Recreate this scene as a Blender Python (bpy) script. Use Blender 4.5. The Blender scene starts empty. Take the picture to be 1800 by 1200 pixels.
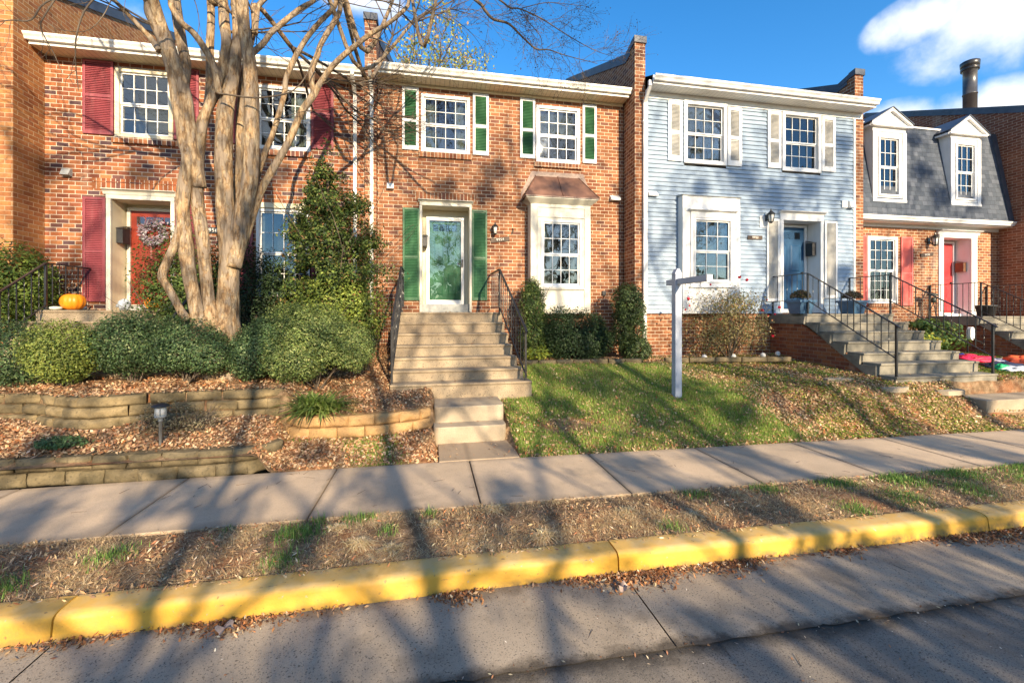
import bpy, math, random
import numpy as np
from mathutils import Vector, noise as mn
R=math.radians
sc=bpy.context.scene
col=sc.collection
# ---------------------------------------------------------------- camera
ZC=1.95; FP=750.0; CX=900.0; HY=550.0; YAW=R(10.8); CA=math.cos(YAW); SA=math.sin(YAW)
cam=bpy.data.objects.new('camera',bpy.data.cameras.new('camera')); col.objects.link(cam)
cam.location=(0,0,ZC); cam.rotation_euler=(R(90),0,-YAW)
cam.data.sensor_width=36; cam.data.lens=15.0; cam.data.shift_y=-50/1800
cam.data.clip_start=.05; cam.data.clip_end=900
sc.camera=cam
# ---------------------------------------------------------------- light
SUN_EL=R(21); SUN_AZ=R(14)      # azimuth to the right of straight behind the camera's street normal
sd=Vector((math.sin(SUN_AZ)*math.cos(SUN_EL),-math.cos(SUN_AZ)*math.cos(SUN_EL),math.sin(SUN_EL)))
sun=bpy.data.objects.new('sun',bpy.data.lights.new('sun','SUN')); col.objects.link(sun)
sun.data.energy=5.0; sun.data.angle=R(.55); sun.data.color=(1.0,.81,.56)
sun.rotation_euler=sd.to_track_quat('Z','Y').to_euler()
sun.location=(10,-30,20)
w=bpy.data.worlds.new('World'); sc.world=w; w.use_nodes=True
wn=w.node_tree; wn.nodes.clear()
def wnode(t,**k):
    n=wn.nodes.new(t)
    for a,b in k.items(): setattr(n,a,b)
    return n
wo=wnode('ShaderNodeOutputWorld'); bg=wnode('ShaderNodeBackground'); bg.inputs[1].default_value=.107
sky=wnode('ShaderNodeTexSky'); sky.sky_type='NISHITA'; sky.sun_disc=False
sky.sun_elevation=SUN_EL; sky.sun_rotation=math.pi-SUN_AZ; sky.altitude=100; sky.air_density=1.0; sky.dust_density=.25; sky.ozone_density=3.0
hs=wnode('ShaderNodeHueSaturation'); hs.inputs['Saturation'].default_value=1.30; hs.inputs['Value'].default_value=1.2
wn.links.new(sky.outputs[0],hs.inputs['Color'])
tcn=wnode('ShaderNodeTexCoord')
nz=wnode('ShaderNodeTexNoise'); nz.inputs['Scale'].default_value=5.5; nz.inputs['Detail'].default_value=7; nz.inputs['Roughness'].default_value=.55
wn.links.new(tcn.outputs['Generated'],nz.inputs['Vector'])
def wmath(op,a,b=None,clamp=False):
    n=wnode('ShaderNodeMath',operation=op); n.use_clamp=clamp
    for i,v in enumerate((a,b)):
        if v is None: continue
        if isinstance(v,(int,float)): n.inputs[i].default_value=v
        else: wn.links.new(v,n.inputs[i])
    return n.outputs[0]
mask=None
for (dx,dy,dz),rad,st in (((1.33,.75,.70),.12,.95),((1.17,.82,.70),.065,.85),((1.31,.79,.49),.07,.85),((1.12,.86,.46),.065,.8),((-.17,1.05,.75),.07,.7),((-.85,1.17,.75),.12,.6),((.3,1,.36),.04,.5),
                          ((-.6,-1,.5),.5,.8),((.9,-1,.8),.5,.7)):
    v=Vector((dx,dy,dz)).normalized()
    d=wnode('ShaderNodeVectorMath',operation='DISTANCE'); sc1=wnode('ShaderNodeVectorMath',operation='MULTIPLY')
    nm=wnode('ShaderNodeVectorMath',operation='NORMALIZE'); wn.links.new(tcn.outputs['Generated'],nm.inputs[0])
    wn.links.new(nm.outputs[0],sc1.inputs[0]); sc1.inputs[1].default_value=(1,1,1.9)
    wn.links.new(sc1.outputs[0],d.inputs[0]); d.inputs[1].default_value=(v.x,v.y,v.z*1.9)
    m=wmath('SUBTRACT',1.0,wmath('DIVIDE',d.outputs['Value'],rad*1.5),True)
    m=wmath('MULTIPLY',m,st)
    mask=m if mask is None else wmath('MAXIMUM',mask,m)
cl=wmath('ADD',wmath('MULTIPLY',mask,1.5),wmath('MULTIPLY',wmath('SUBTRACT',nz.outputs[0],.5),2.6))
cl=wmath('MULTIPLY',cl,wmath('MULTIPLY',mask,6.0,True))
mr=wnode('ShaderNodeMapRange'); mr.interpolation_type='SMOOTHSTEP'; wn.links.new(cl,mr.inputs[0]); mr.inputs[1].default_value=.25; mr.inputs[2].default_value=1.0
mx=wnode('ShaderNodeMix',data_type='RGBA'); wn.links.new(mr.outputs[0],mx.inputs[0]); wn.links.new(hs.outputs[0],mx.inputs[6]); mx.inputs[7].default_value=(4.9,5.1,5.5,1)
wn.links.new(mx.outputs[2],bg.inputs[0]); wn.links.new(bg.outputs[0],wo.inputs[0])
sc.view_settings.view_transform='Standard'; sc.view_settings.look='None'; sc.view_settings.exposure=1.22; sc.view_settings.gamma=1
sc.render.engine='CYCLES'; sc.cycles.max_bounces=6; sc.cycles.diffuse_bounces=3; sc.cycles.glossy_bounces=3; sc.cycles.transparent_max_bounces=12
sc.cycles.caustics_reflective=False; sc.cycles.caustics_refractive=False
# ---------------------------------------------------------------- measuring helpers (a sight line met with a real plane)
def at(px,py,Y):
    t=(px-CX)/FP; D=Y/(CA-t*SA)
    return D*(t*CA+SA), ZC+(HY-py)*D/FP
def dep(px,Y): return Y/(CA-(px-CX)/FP*SA)
def rect(pl,pt,pb,pr,Y):
    x0,z1=at(pl,pt,Y); _,z0=at(pl,pb,Y); x1,_=at(pr,pt,Y)
    return x0,x1,z0,z1
# ---------------------------------------------------------------- node materials
class M:
    def __init__(s,name,rough=.8,spec=.3):
        s.m=bpy.data.materials.new(name); s.m.use_nodes=True; s.nt=s.m.node_tree
        s.b=s.nt.nodes['Principled BSDF']; s.out=s.nt.nodes['Material Output']
        s.b.inputs['Roughness'].default_value=rough; s.b.inputs['Specular IOR Level'].default_value=spec
    def n(s,t,**k):
        n=s.nt.nodes.new(t)
        for a,b in k.items(): setattr(n,a,b)
        return n
    def put(s,sock,v):
        if isinstance(v,bpy.types.NodeSocket): s.nt.links.new(v,sock)
        elif isinstance(v,(tuple,list)) and len(v)==3 and sock.type=='RGBA': sock.default_value=(*v,1)
        else: sock.default_value=v
    def ma(s,op,a,b=None,c=None,clamp=False):
        n=s.n('ShaderNodeMath',operation=op); n.use_clamp=clamp
        for i,v in enumerate((a,b,c)):
            if v is not None: s.put(n.inputs[i],v)
        return n.outputs[0]
    def pos(s): return s.n('ShaderNodeNewGeometry').outputs['Position']
    def obj(s): return s.n('ShaderNodeTexCoord').outputs['Object']
    def sep(s,v):
        n=s.n('ShaderNodeSeparateXYZ'); s.put(n.inputs[0],v); return n.outputs
    def comb(s,x,y,z=0.0):
        n=s.n('ShaderNodeCombineXYZ'); s.put(n.inputs[0],x); s.put(n.inputs[1],y); s.put(n.inputs[2],z); return n.outputs[0]
    def sc(s,v,k):
        n=s.n('ShaderNodeVectorMath',operation='MULTIPLY'); s.put(n.inputs[0],v); n.inputs[1].default_value=k; return n.outputs[0]
    def noise(s,scale,detail=3,v=None,rough=.5):
        n=s.n('ShaderNodeTexNoise'); n.inputs['Scale'].default_value=scale; n.inputs['Detail'].default_value=detail; n.inputs['Roughness'].default_value=rough
        s.put(n.inputs['Vector'],v if v is not None else s.pos()); return n.outputs[0]
    def vor(s,scale,v=None,out='Distance'):
        n=s.n('ShaderNodeTexVoronoi'); n.inputs['Scale'].default_value=scale
        s.put(n.inputs['Vector'],v if v is not None else s.pos()); return n.outputs[out]
    def wh(s,v):
        n=s.n('ShaderNodeTexWhiteNoise',noise_dimensions='3D'); s.put(n.inputs['Vector'],v); return n.outputs[0]
    def ramp(s,f,stops,const=False):
        n=s.n('ShaderNodeValToRGB'); s.put(n.inputs[0],f); cr=n.color_ramp
        if const: cr.interpolation='CONSTANT'
        while len(cr.elements)<len(stops): cr.elements.new(.5)
        for e,(p,c) in zip(cr.elements,stops):
            e.position=p; e.color=(*c,1) if len(c)==3 else c
        return n.outputs[0]
    def mr(s,v,a,b,c=0.0,d=1.0):
        n=s.n('ShaderNodeMapRange'); s.put(n.inputs[0],v)
        for i,x in enumerate((a,b,c,d)): n.inputs[i+1].default_value=x
        return n.outputs[0]
    def mix(s,f,a,b,mode='MIX'):
        n=s.n('ShaderNodeMix',data_type='RGBA',blend_type=mode); s.put(n.inputs[0],f); s.put(n.inputs[6],a); s.put(n.inputs[7],b); return n.outputs[2]
    def bump(s,h,strength=.5,dist=.01):
        n=s.n('ShaderNodeBump'); s.put(n.inputs['Height'],h); n.inputs['Strength'].default_value=strength; n.inputs['Distance'].default_value=dist
        s.nt.links.new(n.outputs[0],s.b.inputs['Normal'])
    def color(s,c): s.put(s.b.inputs['Base Color'],c)
def paint(name,c,rough=.5,var=.12,sc_=3.0,spec=.4,dirt=None,bump=.15):
    m=M(name,rough,spec)
    f=m.noise(sc_,5); g=m.noise(40,3)
    c1=tuple(x*(1-var) for x in c); c2=tuple(min(1,x*(1+var)) for x in c)
    o=m.mix(m.mr(f,.3,.7),c1,c2)
    if dirt:
        v=m.noise(1.0,5,m.sc(m.pos(),(9,9,1.6)))
        o=m.mix(m.mr(v,.52,.8,0,.6),o,dirt)
    m.color(o); m.bump(g,bump,.004); return m.m
def brick(name,cols,mortar,vary=1.0,w_=.2032,h_=.0813,gap=.0052,half=.5,ph=0.0):
    m=M(name,.9,.2)
    g=m.n('ShaderNodeNewGeometry'); p=m.sep(g.outputs['Position']); nn=m.sep(g.outputs['True Normal'])
    side=m.ma('GREATER_THAN',m.ma('ABSOLUTE',nn[0]),.5)
    u=m.ma('ADD',m.ma('MULTIPLY',p[0],m.ma('SUBTRACT',1.0,side)),m.ma('MULTIPLY',p[1],side))
    v=m.ma('DIVIDE',m.ma('ADD',p[2],10+ph),h_); row=m.ma('FLOOR',v); fv=m.ma('FRACT',v)
    uu=m.ma('ADD',m.ma('DIVIDE',m.ma('ADD',u,20.0),w_),m.ma('MULTIPLY',m.ma('MODULO',row,2.0),half)); cu=m.ma('FLOOR',uu); fu=m.ma('FRACT',uu)
    dv=m.ma('MULTIPLY',m.ma('MINIMUM',fv,m.ma('SUBTRACT',1.0,fv)),h_); du=m.ma('MULTIPLY',m.ma('MINIMUM',fu,m.ma('SUBTRACT',1.0,fu)),w_)
    d=m.ma('ADD',m.ma('MINIMUM',du,dv),m.ma('MULTIPLY',m.ma('SUBTRACT',m.noise(60,2),.5),.003))
    k=m.mr(d,gap-.0012,gap+.0012)
    r=m.wh(m.comb(cu,row,side))
    n=len(cols); bc=m.ramp(r,[(i/n,c) for i,c in enumerate(cols)],True)
    r2=m.wh(m.comb(row,cu,3.0))
    bc=m.mix(1.0,bc,m.ramp(r2,[(0,(1-.22*vary,)*3),(1,(1.0,)*3)]),'MULTIPLY')
    bc=m.mix(1.0,bc,m.ramp(m.noise(25,4),[(.3,(.8,.78,.76)),(.7,(1,1,1))]),'MULTIPLY')
    bc=m.mix(1.0,bc,m.ramp(m.noise(1.1,6,None,.65),[(.35,(.70,.67,.66)),(.62,(1,1,1))]),'MULTIPLY'); bc=m.mix(m.mr(m.noise(.8,6,m.sc(m.pos(),(2.2,2.2,.7)),.6),.60,.72,0,.28),bc,(.52,.42,.33))
    mo=m.mix(m.mr(m.noise(5,4),.35,.7),mortar,tuple(x*.72 for x in mortar))
    m.color(m.mix(k,mo,bc))
    m.bump(m.ma('ADD',m.ma('MULTIPLY',k,1.0),m.ma('MULTIPLY',m.noise(90,3),.35)),.7,.006)
    return m.m
MAT={}
B1=[(.36,.125,.055),(.42,.16,.07),(.30,.10,.05),(.46,.20,.09),(.25,.085,.05),(.40,.14,.06),(.33,.115,.06),(.12,.07,.075),(.44,.185,.08),(.28,.10,.055),(.17,.08,.07),(.38,.15,.07)]
B2=[(.37,.155,.075),(.42,.19,.095),(.33,.135,.065),(.39,.165,.08),(.30,.115,.06),(.46,.22,.12),(.26,.10,.055),(.38,.17,.085),(.22,.10,.07)]
B5=[(.30,.11,.06),(.27,.095,.055),(.33,.125,.07),(.24,.085,.05),(.29,.12,.07)]
MAT['brick1']=brick('brick_red_mixed',B1,(.62,.54,.43))
MAT['brick0']=brick('brick_orange',[(.50,.23,.085),(.44,.18,.07),(.52,.25,.10),(.40,.16,.07),(.47,.20,.08)],(.50,.36,.22),.8)
MAT['brick2']=brick('brick_salmon',B2,(.68,.56,.40),.8)
MAT['brick5']=brick('brick_brown',B5,(.50,.36,.26),.8)
MAT['brickbase']=brick('brick_stair_base',[(.38,.14,.06),(.34,.12,.06),(.42,.17,.08),(.28,.10,.06)],(.30,.22,.16),1.0)
MAT['row1']=brick('brick_rowlock_red',B1,(.62,.54,.43),1,.0813,.6,.0052,0,.25)
MAT['row2']=brick('brick_rowlock_salmon',B2,(.68,.56,.40),1,.0813,.6,.0052,0,.25)
MAT['cream']=paint('cream_paint',(.70,.62,.44),.5,.08,2,dirt=(.50,.43,.30))
MAT['creamlt']=paint('pale_cream_paint',(.62,.585,.49),.5,.07,2,dirt=(.52,.50,.43))
MAT['white']=paint('white_paint',(.70,.70,.69),.45,.05,3,dirt=(.60,.60,.56))
MAT['gutterw']=paint('gutter_paint',(.76,.74,.68),.4,.1,4,dirt=(.40,.37,.32))
MAT['vinyl']=paint('white_vinyl',(.82,.82,.80),.35,.03,3)
MAT['siding']=paint('pale_blue_siding',(.245,.32,.41),.5,.05,2,dirt=(.20,.27,.35))
MAT['green']=paint('green_paint',(.034,.115,.05),.45,.2,3,dirt=(.09,.21,.115))
MAT['greendoor']=paint('green_door_paint',(.065,.20,.105),.4,.08,3)
MAT['burg']=paint('burgundy_paint',(.225,.048,.058),.5,.15,3,dirt=(.33,.12,.12))
MAT['red']=paint('red_paint',(.42,.04,.045),.4,.1,3)
MAT['redorange']=paint('red_orange_door_paint',(.24,.032,.016),.4,.1,3)
MAT['shutred']=paint('rose_red_paint',(.60,.13,.11),.5,.1,3,dirt=(.62,.22,.2))
MAT['bluedoor']=paint('blue_door_paint',(.011,.062,.145),.4,.1,3)
MAT['blackm']=paint('black_iron',(.022,.022,.024),.35,.3,30,.5)
MAT['dark']=paint('dark_plastic',(.03,.03,.032),.5,.2,20)
MAT['greyconc']=paint('grey_sill',(.33,.34,.33),.8,.2,12)
MAT['coping']=paint('coping_metal',(.055,.065,.085),.45,.25,5,.5)
MAT['copper']=paint('brown_copper',(.165,.085,.058),.45,.3,4,.5,dirt=(.25,.135,.09))
MAT['stucco']=paint('mortar_border',(.33,.25,.21),.9,.25,14)
MAT['bluepot']=paint('blue_glazed',(.055,.125,.215),.35,.2,6,.5)
MAT['bronze']=paint('bronze_box',(.16,.07,.035),.4,.2,8,.5)
MAT['plaque']=paint('weathered_plaque',(.07,.045,.03),.6,.4,20)
MAT['numw']=paint('number_enamel',(.75,.72,.64),.5,.1,9)
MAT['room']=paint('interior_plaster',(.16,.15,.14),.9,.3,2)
MAT['curtain']=paint('sheer_cloth',(.66,.66,.58),.9,.12,12)
MAT['blind']=paint('blind_slats',(.50,.52,.50),.8,.15,9)
MAT['signpost']=paint('greyblue_vinyl_post',(.40,.44,.52),.4,.06,4)
MAT['twigred']=paint('red_stem',(.20,.09,.05),.8,.3,20)
MAT['twig']=paint('dark_twig',(.10,.075,.06),.9,.3,20)
MAT['bulb']=paint('frosted_glass',(.78,.76,.70),.25,.03,9)
MAT['brass']=paint('ornament_metal',(.05,.06,.05),.4,.3,9)
def stone(name,c1,c2,speck,rough=.9,fine=90,sp=.62,spa=.8,big=2.2,bmp=.35):
    m=M(name,rough,.25)
    o=m.mix(m.mr(m.noise(big,6),.32,.68),c1,c2)
    o=m.mix(1.0,o,m.ramp(m.noise(fine,3),[(.3,(.84,.84,.84)),(.7,(1.06,1.05,1.04))]),'MULTIPLY')
    s=m.mr(m.noise(fine*.62,2,m.sc(m.pos(),(1,1,1))),sp,sp+.06,0,spa)
    o=m.mix(s,o,speck); m.color(o)
    m.bump(m.ma('SUBTRACT',m.noise(fine*1.3,4),m.ma('MULTIPLY',s,.5)),bmp,.006)
    return m
def st(*a,**k): return stone(*a,**k).m
MAT['steps']=st('exposed_aggregate_concrete',(.43,.345,.235),(.25,.195,.135),(.09,.07,.05),fine=110,sp=.60,spa=.85)
MAT['steps3']=st('weathered_grey_concrete',(.30,.275,.22),(.13,.125,.105),(.12,.11,.10),fine=80,sp=.64,spa=.5,big=4)
MAT['stepslow']=st('tan_concrete',(.44,.365,.265),(.27,.22,.16),(.14,.11,.08),fine=110,sp=.66,spa=.6)
m=stone('sidewalk_concrete',(.62,.485,.345),(.47,.37,.265),(.10,.085,.07),fine=150,sp=.66,spa=.7,big=1.6,bmp=.3)
old=m.b.inputs['Base Color'].links[0].from_socket; p=m.sep(m.pos()); cell=m.ma('FLOOR',m.ma('DIVIDE',m.ma('SUBTRACT',p[0],.0888*5.24-12.24),1.53)); fx=m.ma('FRACT',m.ma('DIVIDE',m.ma('SUBTRACT',p[0],.0888*5.24-12.24),1.53))
old=m.mix(1.0,old,m.ramp(m.wh(m.comb(cell,3.0,1.0)),[(0,(.84,.84,.85)),(1,(1.05,1.03,1.0))]),'MULTIPLY')
ed_=m.mr(m.ma('ADD',m.ma('MINIMUM',fx,m.ma('SUBTRACT',1.0,fx)),m.ma('MULTIPLY',m.noise(9,6),.03)),.02,.05,.55,0); old=m.mix(ed_,old,(.16,.125,.09))
yb=m.ma('ABSOLUTE',m.ma('SUBTRACT',p[1],4.62)); old=m.mix(m.mr(m.ma('ADD',yb,m.ma('MULTIPLY',m.noise(5,7,None,.7),.25)),.62,.78,0,.6),old,(.19,.145,.10))
old=m.mix(m.mr(m.noise(2.3,8,None,.7),.54,.66,0,.35),old,(.22,.18,.14)); m.color(old); MAT['walk']=m.m
MAT['block']=st('split_face_block',(.27,.205,.11),(.10,.08,.045),(.09,.07,.04),fine=60,sp=.62,spa=.6,big=5,bmp=.9)
MAT['blockor']=st('orange_split_block',(.47,.29,.125),(.38,.235,.11),(.16,.11,.06),fine=60,sp=.66,spa=.5,big=6,bmp=.9)
MAT['blockgr']=st('mossy_grey_block',(.215,.17,.10),(.085,.07,.04),(.07,.06,.04),fine=55,sp=.6,spa=.6,big=5,bmp=.9)
m=stone('asphalt',(.29,.25,.20),(.20,.173,.142),(.045,.042,.04),fine=170,sp=.57,spa=.7,big=1.3,bmp=.5)
old=m.b.inputs['Base Color'].links[0].from_socket; y=m.sep(m.pos())[1]
e=m.mr(m.ma('ADD',y,m.ma('MULTIPLY',m.ma('SUBTRACT',m.noise(4,8,None,.7),.5),.3)),2.16,2.26,0,.85)
old=m.mix(m.mr(m.noise(1.4,7,None,.65),.50,.64,0,.55),old,(.085,.078,.07)); old=m.mix(m.mr(m.noise(260,2),.62,.70,0,.8),old,(.36,.33,.28))
m.color(m.mix(e,old,(.04,.034,.028))); MAT['asphalt']=m.m
m=stone('gutter_concrete',(.42,.35,.265),(.30,.25,.19),(.06,.05,.04),fine=150,sp=.60,spa=.75,big=1.6,bmp=.4)
old=m.b.inputs['Base Color'].links[0].from_socket
y=m.sep(m.pos())[1]; e=m.mr(m.ma('ADD',y,m.ma('MULTIPLY',m.ma('SUBTRACT',m.noise(3,8,None,.7),.5),.34)),2.29,2.36,.85,0)
old=m.mix(m.mr(m.noise(1.9,7,None,.65),.52,.64,0,.5),old,(.13,.11,.085)); e2=m.mr(m.ma('ADD',y,m.ma('MULTIPLY',m.ma('SUBTRACT',m.noise(2,8,None,.7),.5),.5)),2.9,3.05,0,.8); old=m.mix(e2,old,(.09,.065,.045))
m.color(m.mix(e,old,(.055,.045,.035))); MAT['gutter']=m.m
m=M('yellow_curb_paint',.55,.4)
f=m.noise(6,6); g=m.noise(70,4)
o=m.mix(m.mr(f,.35,.7),(.62,.36,.05),(.53,.285,.03))
nz_=m.sep(m.n('ShaderNodeNewGeometry').outputs['Normal'])[2]
o=m.mix(m.ma('MULTIPLY',m.mr(nz_,.45,.95),m.mr(m.noise(9,6),.38,.62,.45,1)),o,(.52,.37,.16))
o=m.mix(m.mr(m.noise(28,5),.67,.72,0,.8),o,(.16,.11,.05)); o=m.mix(m.mr(m.noise(2.2,7,None,.7),.52,.66,0,.55),o,(.30,.205,.07))
sk=m.noise(5,7,m.sc(m.pos(),(1,5,5)),.7); o=m.mix(m.mr(sk,.64,.69,0,.8),o,(.10,.085,.06)); o=m.mix(m.mr(m.noise(13,8,None,.75),.63,.655,0,.9),o,(.38,.34,.27))
zc=m.sep(m.pos())[2]; o=m.mix(m.ma('MULTIPLY',m.mr(zc,.045,.0),m.mr(m.noise(8,6,None,.7),.4,.6)),o,(.16,.115,.05))
m.color(o); m.bump(m.ma('ADD',g,m.mr(m.noise(28,5),.66,.72,0,-.8)),.35,.004); MAT['curb']=m.m
m=M('soil',1,.1)
o=m.ramp(m.noise(11,6,None,.65),[(.3,(.10,.062,.036)),(.5,(.22,.145,.082)),(.7,(.36,.245,.15))])
m.color(m.mix(m.mr(m.noise(2.2,4),.52,.66,0,.55),o,(.30,.11,.045))); m.bump(m.noise(45,5),.9,.02); MAT['soil']=m.m
m=M('bark_mottled',.75,.25)
v=m.sc(m.pos(),(1,1,.28)); a=m.noise(22,9,v,.68); b=m.noise(9,6,m.sc(m.pos(),(1,1,.4)),.65); 
o=m.ramp(a,[(.34,(.11,.065,.035)),(.44,(.25,.16,.085)),(.54,(.38,.28,.17)),(.68,(.47,.385,.27))])
o=m.mix(m.mr(b,.50,.55,0,.75),o,(.25,.205,.16)); o=m.mix(m.mr(m.noise(7,5,m.sc(m.pos(),(1,1,.35))),.6,.68,0,.5),o,(.45,.27,.12))
ck=m.vor(26,m.sc(m.pos(),(1,1,.16)),'Distance'); o=m.mix(m.mr(ck,.55,.8,0,.6),o,(.09,.06,.04))
m.color(o); m.bump(m.ma('ADD',m.noise(26,8,m.sc(m.pos(),(1,1,.15)),.65),m.mr(b,.49,.53,0,.25)),1.0,.03); MAT['bark']=m.m
m=M('bark_grey',.9,.15); m.color(m.ramp(m.noise(9,5,m.sc(m.pos(),(1,1,.2))),[(.35,(.06,.045,.035)),(.7,(.2,.16,.12))])); MAT['barkgrey']=m.m
def leafmat(name,trans=.35,rough=.55):
    m=M(name,rough,.35); at_=m.n('ShaderNodeAttribute',attribute_name='Col'); m.color(at_.outputs['Color'])
    t=m.n('ShaderNodeBsdfTranslucent'); m.nt.links.new(at_.outputs['Color'],t.inputs[0]); ms=m.n('ShaderNodeMixShader'); ms.inputs[0].default_value=trans
    m.nt.links.new(m.b.outputs[0],ms.inputs[1]); m.nt.links.new(t.outputs[0],ms.inputs[2]); m.nt.links.new(ms.outputs[0],m.out.inputs[0]); return m.m
MAT['leaf']=leafmat('leaf'); MAT['litter']=leafmat('dry_leaf',.15,.8); MAT['blade']=leafmat('grass_blade',.3,.6)
m=M('window_glass',.02,.5)
tr=m.n('ShaderNodeBsdfTransparent'); tr.inputs[0].default_value=(.62,.66,.66,1); gl=m.n('ShaderNodeBsdfGlossy'); gl.inputs['Roughness'].default_value=.015; gl.inputs[0].default_value=(.9,.95,1,1)
fr=m.n('ShaderNodeFresnel'); fr.inputs[0].default_value=1.5
bp=m.n('ShaderNodeBump'); bp.inputs['Strength'].default_value=.12; bp.inputs['Distance'].default_value=.02; m.put(bp.inputs['Height'],m.noise(2.5,2)); m.nt.links.new(bp.outputs[0],gl.inputs['Normal'])
ms=m.n('ShaderNodeMixShader'); m.put(ms.inputs[0],m.ma('ADD',m.ma('MULTIPLY',fr.outputs[0],1.25),.03,clamp=True)); m.nt.links.new(tr.outputs[0],ms.inputs[1]); m.nt.links.new(gl.outputs[0],ms.inputs[2]); m.nt.links.new(ms.outputs[0],m.out.inputs[0]); MAT['glass']=m.m
MAT['glass2']=MAT['glass'].copy(); MAT['glass2'].name='storm_door_glass'
for n_ in MAT['glass2'].node_tree.nodes:
    if n_.type=='MATH' and n_.operation=='MULTIPLY' : n_.inputs[1].default_value=.7
    if n_.type=='MATH' and n_.operation=='ADD' : n_.inputs[1].default_value=.03
    if n_.type=='BSDF_TRANSPARENT': n_.inputs[0].default_value=(.85,.9,.88,1)
m=M('slate_shingle',.9,.25)
g=m.n('ShaderNodeNewGeometry'); p=m.sep(g.outputs['Position'])
v=m.ma('DIVIDE',p[2],.135); row=m.ma('FLOOR',v); fv=m.ma('FRACT',v)
uu=m.ma('ADD',m.ma('DIVIDE',p[0],.165),m.ma('MULTIPLY',m.wh(m.comb(row,2.0,1.0)),3.0)); cu=m.ma('FLOOR',uu); fu=m.ma('FRACT',uu)
c=m.ramp(m.wh(m.comb(cu,row,0.0)),[(0,(.055,.068,.09)),(.5,(.075,.09,.115)),(1,(.105,.12,.15))])
c=m.mix(m.mr(fv,.08,.0,0,.75),c,(.02,.02,.025)); c=m.mix(m.mr(m.ma('MINIMUM',fu,m.ma('SUBTRACT',1.0,fu)),.035,.0,0,.7),c,(.03,.03,.035))
c=m.mix(1.0,c,m.ramp(m.noise(80,3),[(.3,(.75,)*3),(.7,(1.1,)*3)]),'MULTIPLY')
m.color(c); m.bump(m.ma('SUBTRACT',1.0,fv),.6,.012); MAT['shingle']=m.m
m=M('pumpkin_skin',.4,.4); m.color(m.mix(m.mr(m.noise(6,4),.3,.7),(.85,.30,.015),(.70,.21,.01))); MAT['pumpkin']=m.m
m=M('soffit_panel',.5,.3); x=m.sep(m.pos())[0]; fx=m.ma('FRACT',m.ma('DIVIDE',x,.1)); k=m.mr(m.ma('MINIMUM',fx,m.ma('SUBTRACT',1.0,fx)),.0,.06)
m.color(m.mix(k,(.22,.19,.13),(.68,.60,.43))); m.bump(k,.5,.01); MAT['soffitc']=m.m
m=M('soffit_panel_white',.5,.3); x=m.sep(m.pos())[0]; fx=m.ma('FRACT',m.ma('DIVIDE',x,.1)); k=m.mr(m.ma('MINIMUM',fx,m.ma('SUBTRACT',1.0,fx)),.0,.06)
m.color(m.mix(k,(.35,.35,.33),(.75,.74,.70))); m.bump(k,.5,.01); MAT['soffitw']=m.m
for nm,c in (('fabred',(.75,.02,.08)),('fabor',(.85,.13,.04)),('fabwhite',(.72,.74,.78)),('fabnavy',(.02,.03,.07)),('fabgreen',(.02,.42,.16)),('plastic',(.42,.47,.52)),('fabblue',(.02,.05,.3))): MAT[nm]=paint('cloth_'+nm[3:] if nm!='plastic' else 'white_bag',c,.5,.08,8,.4,bump=.4)
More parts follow.
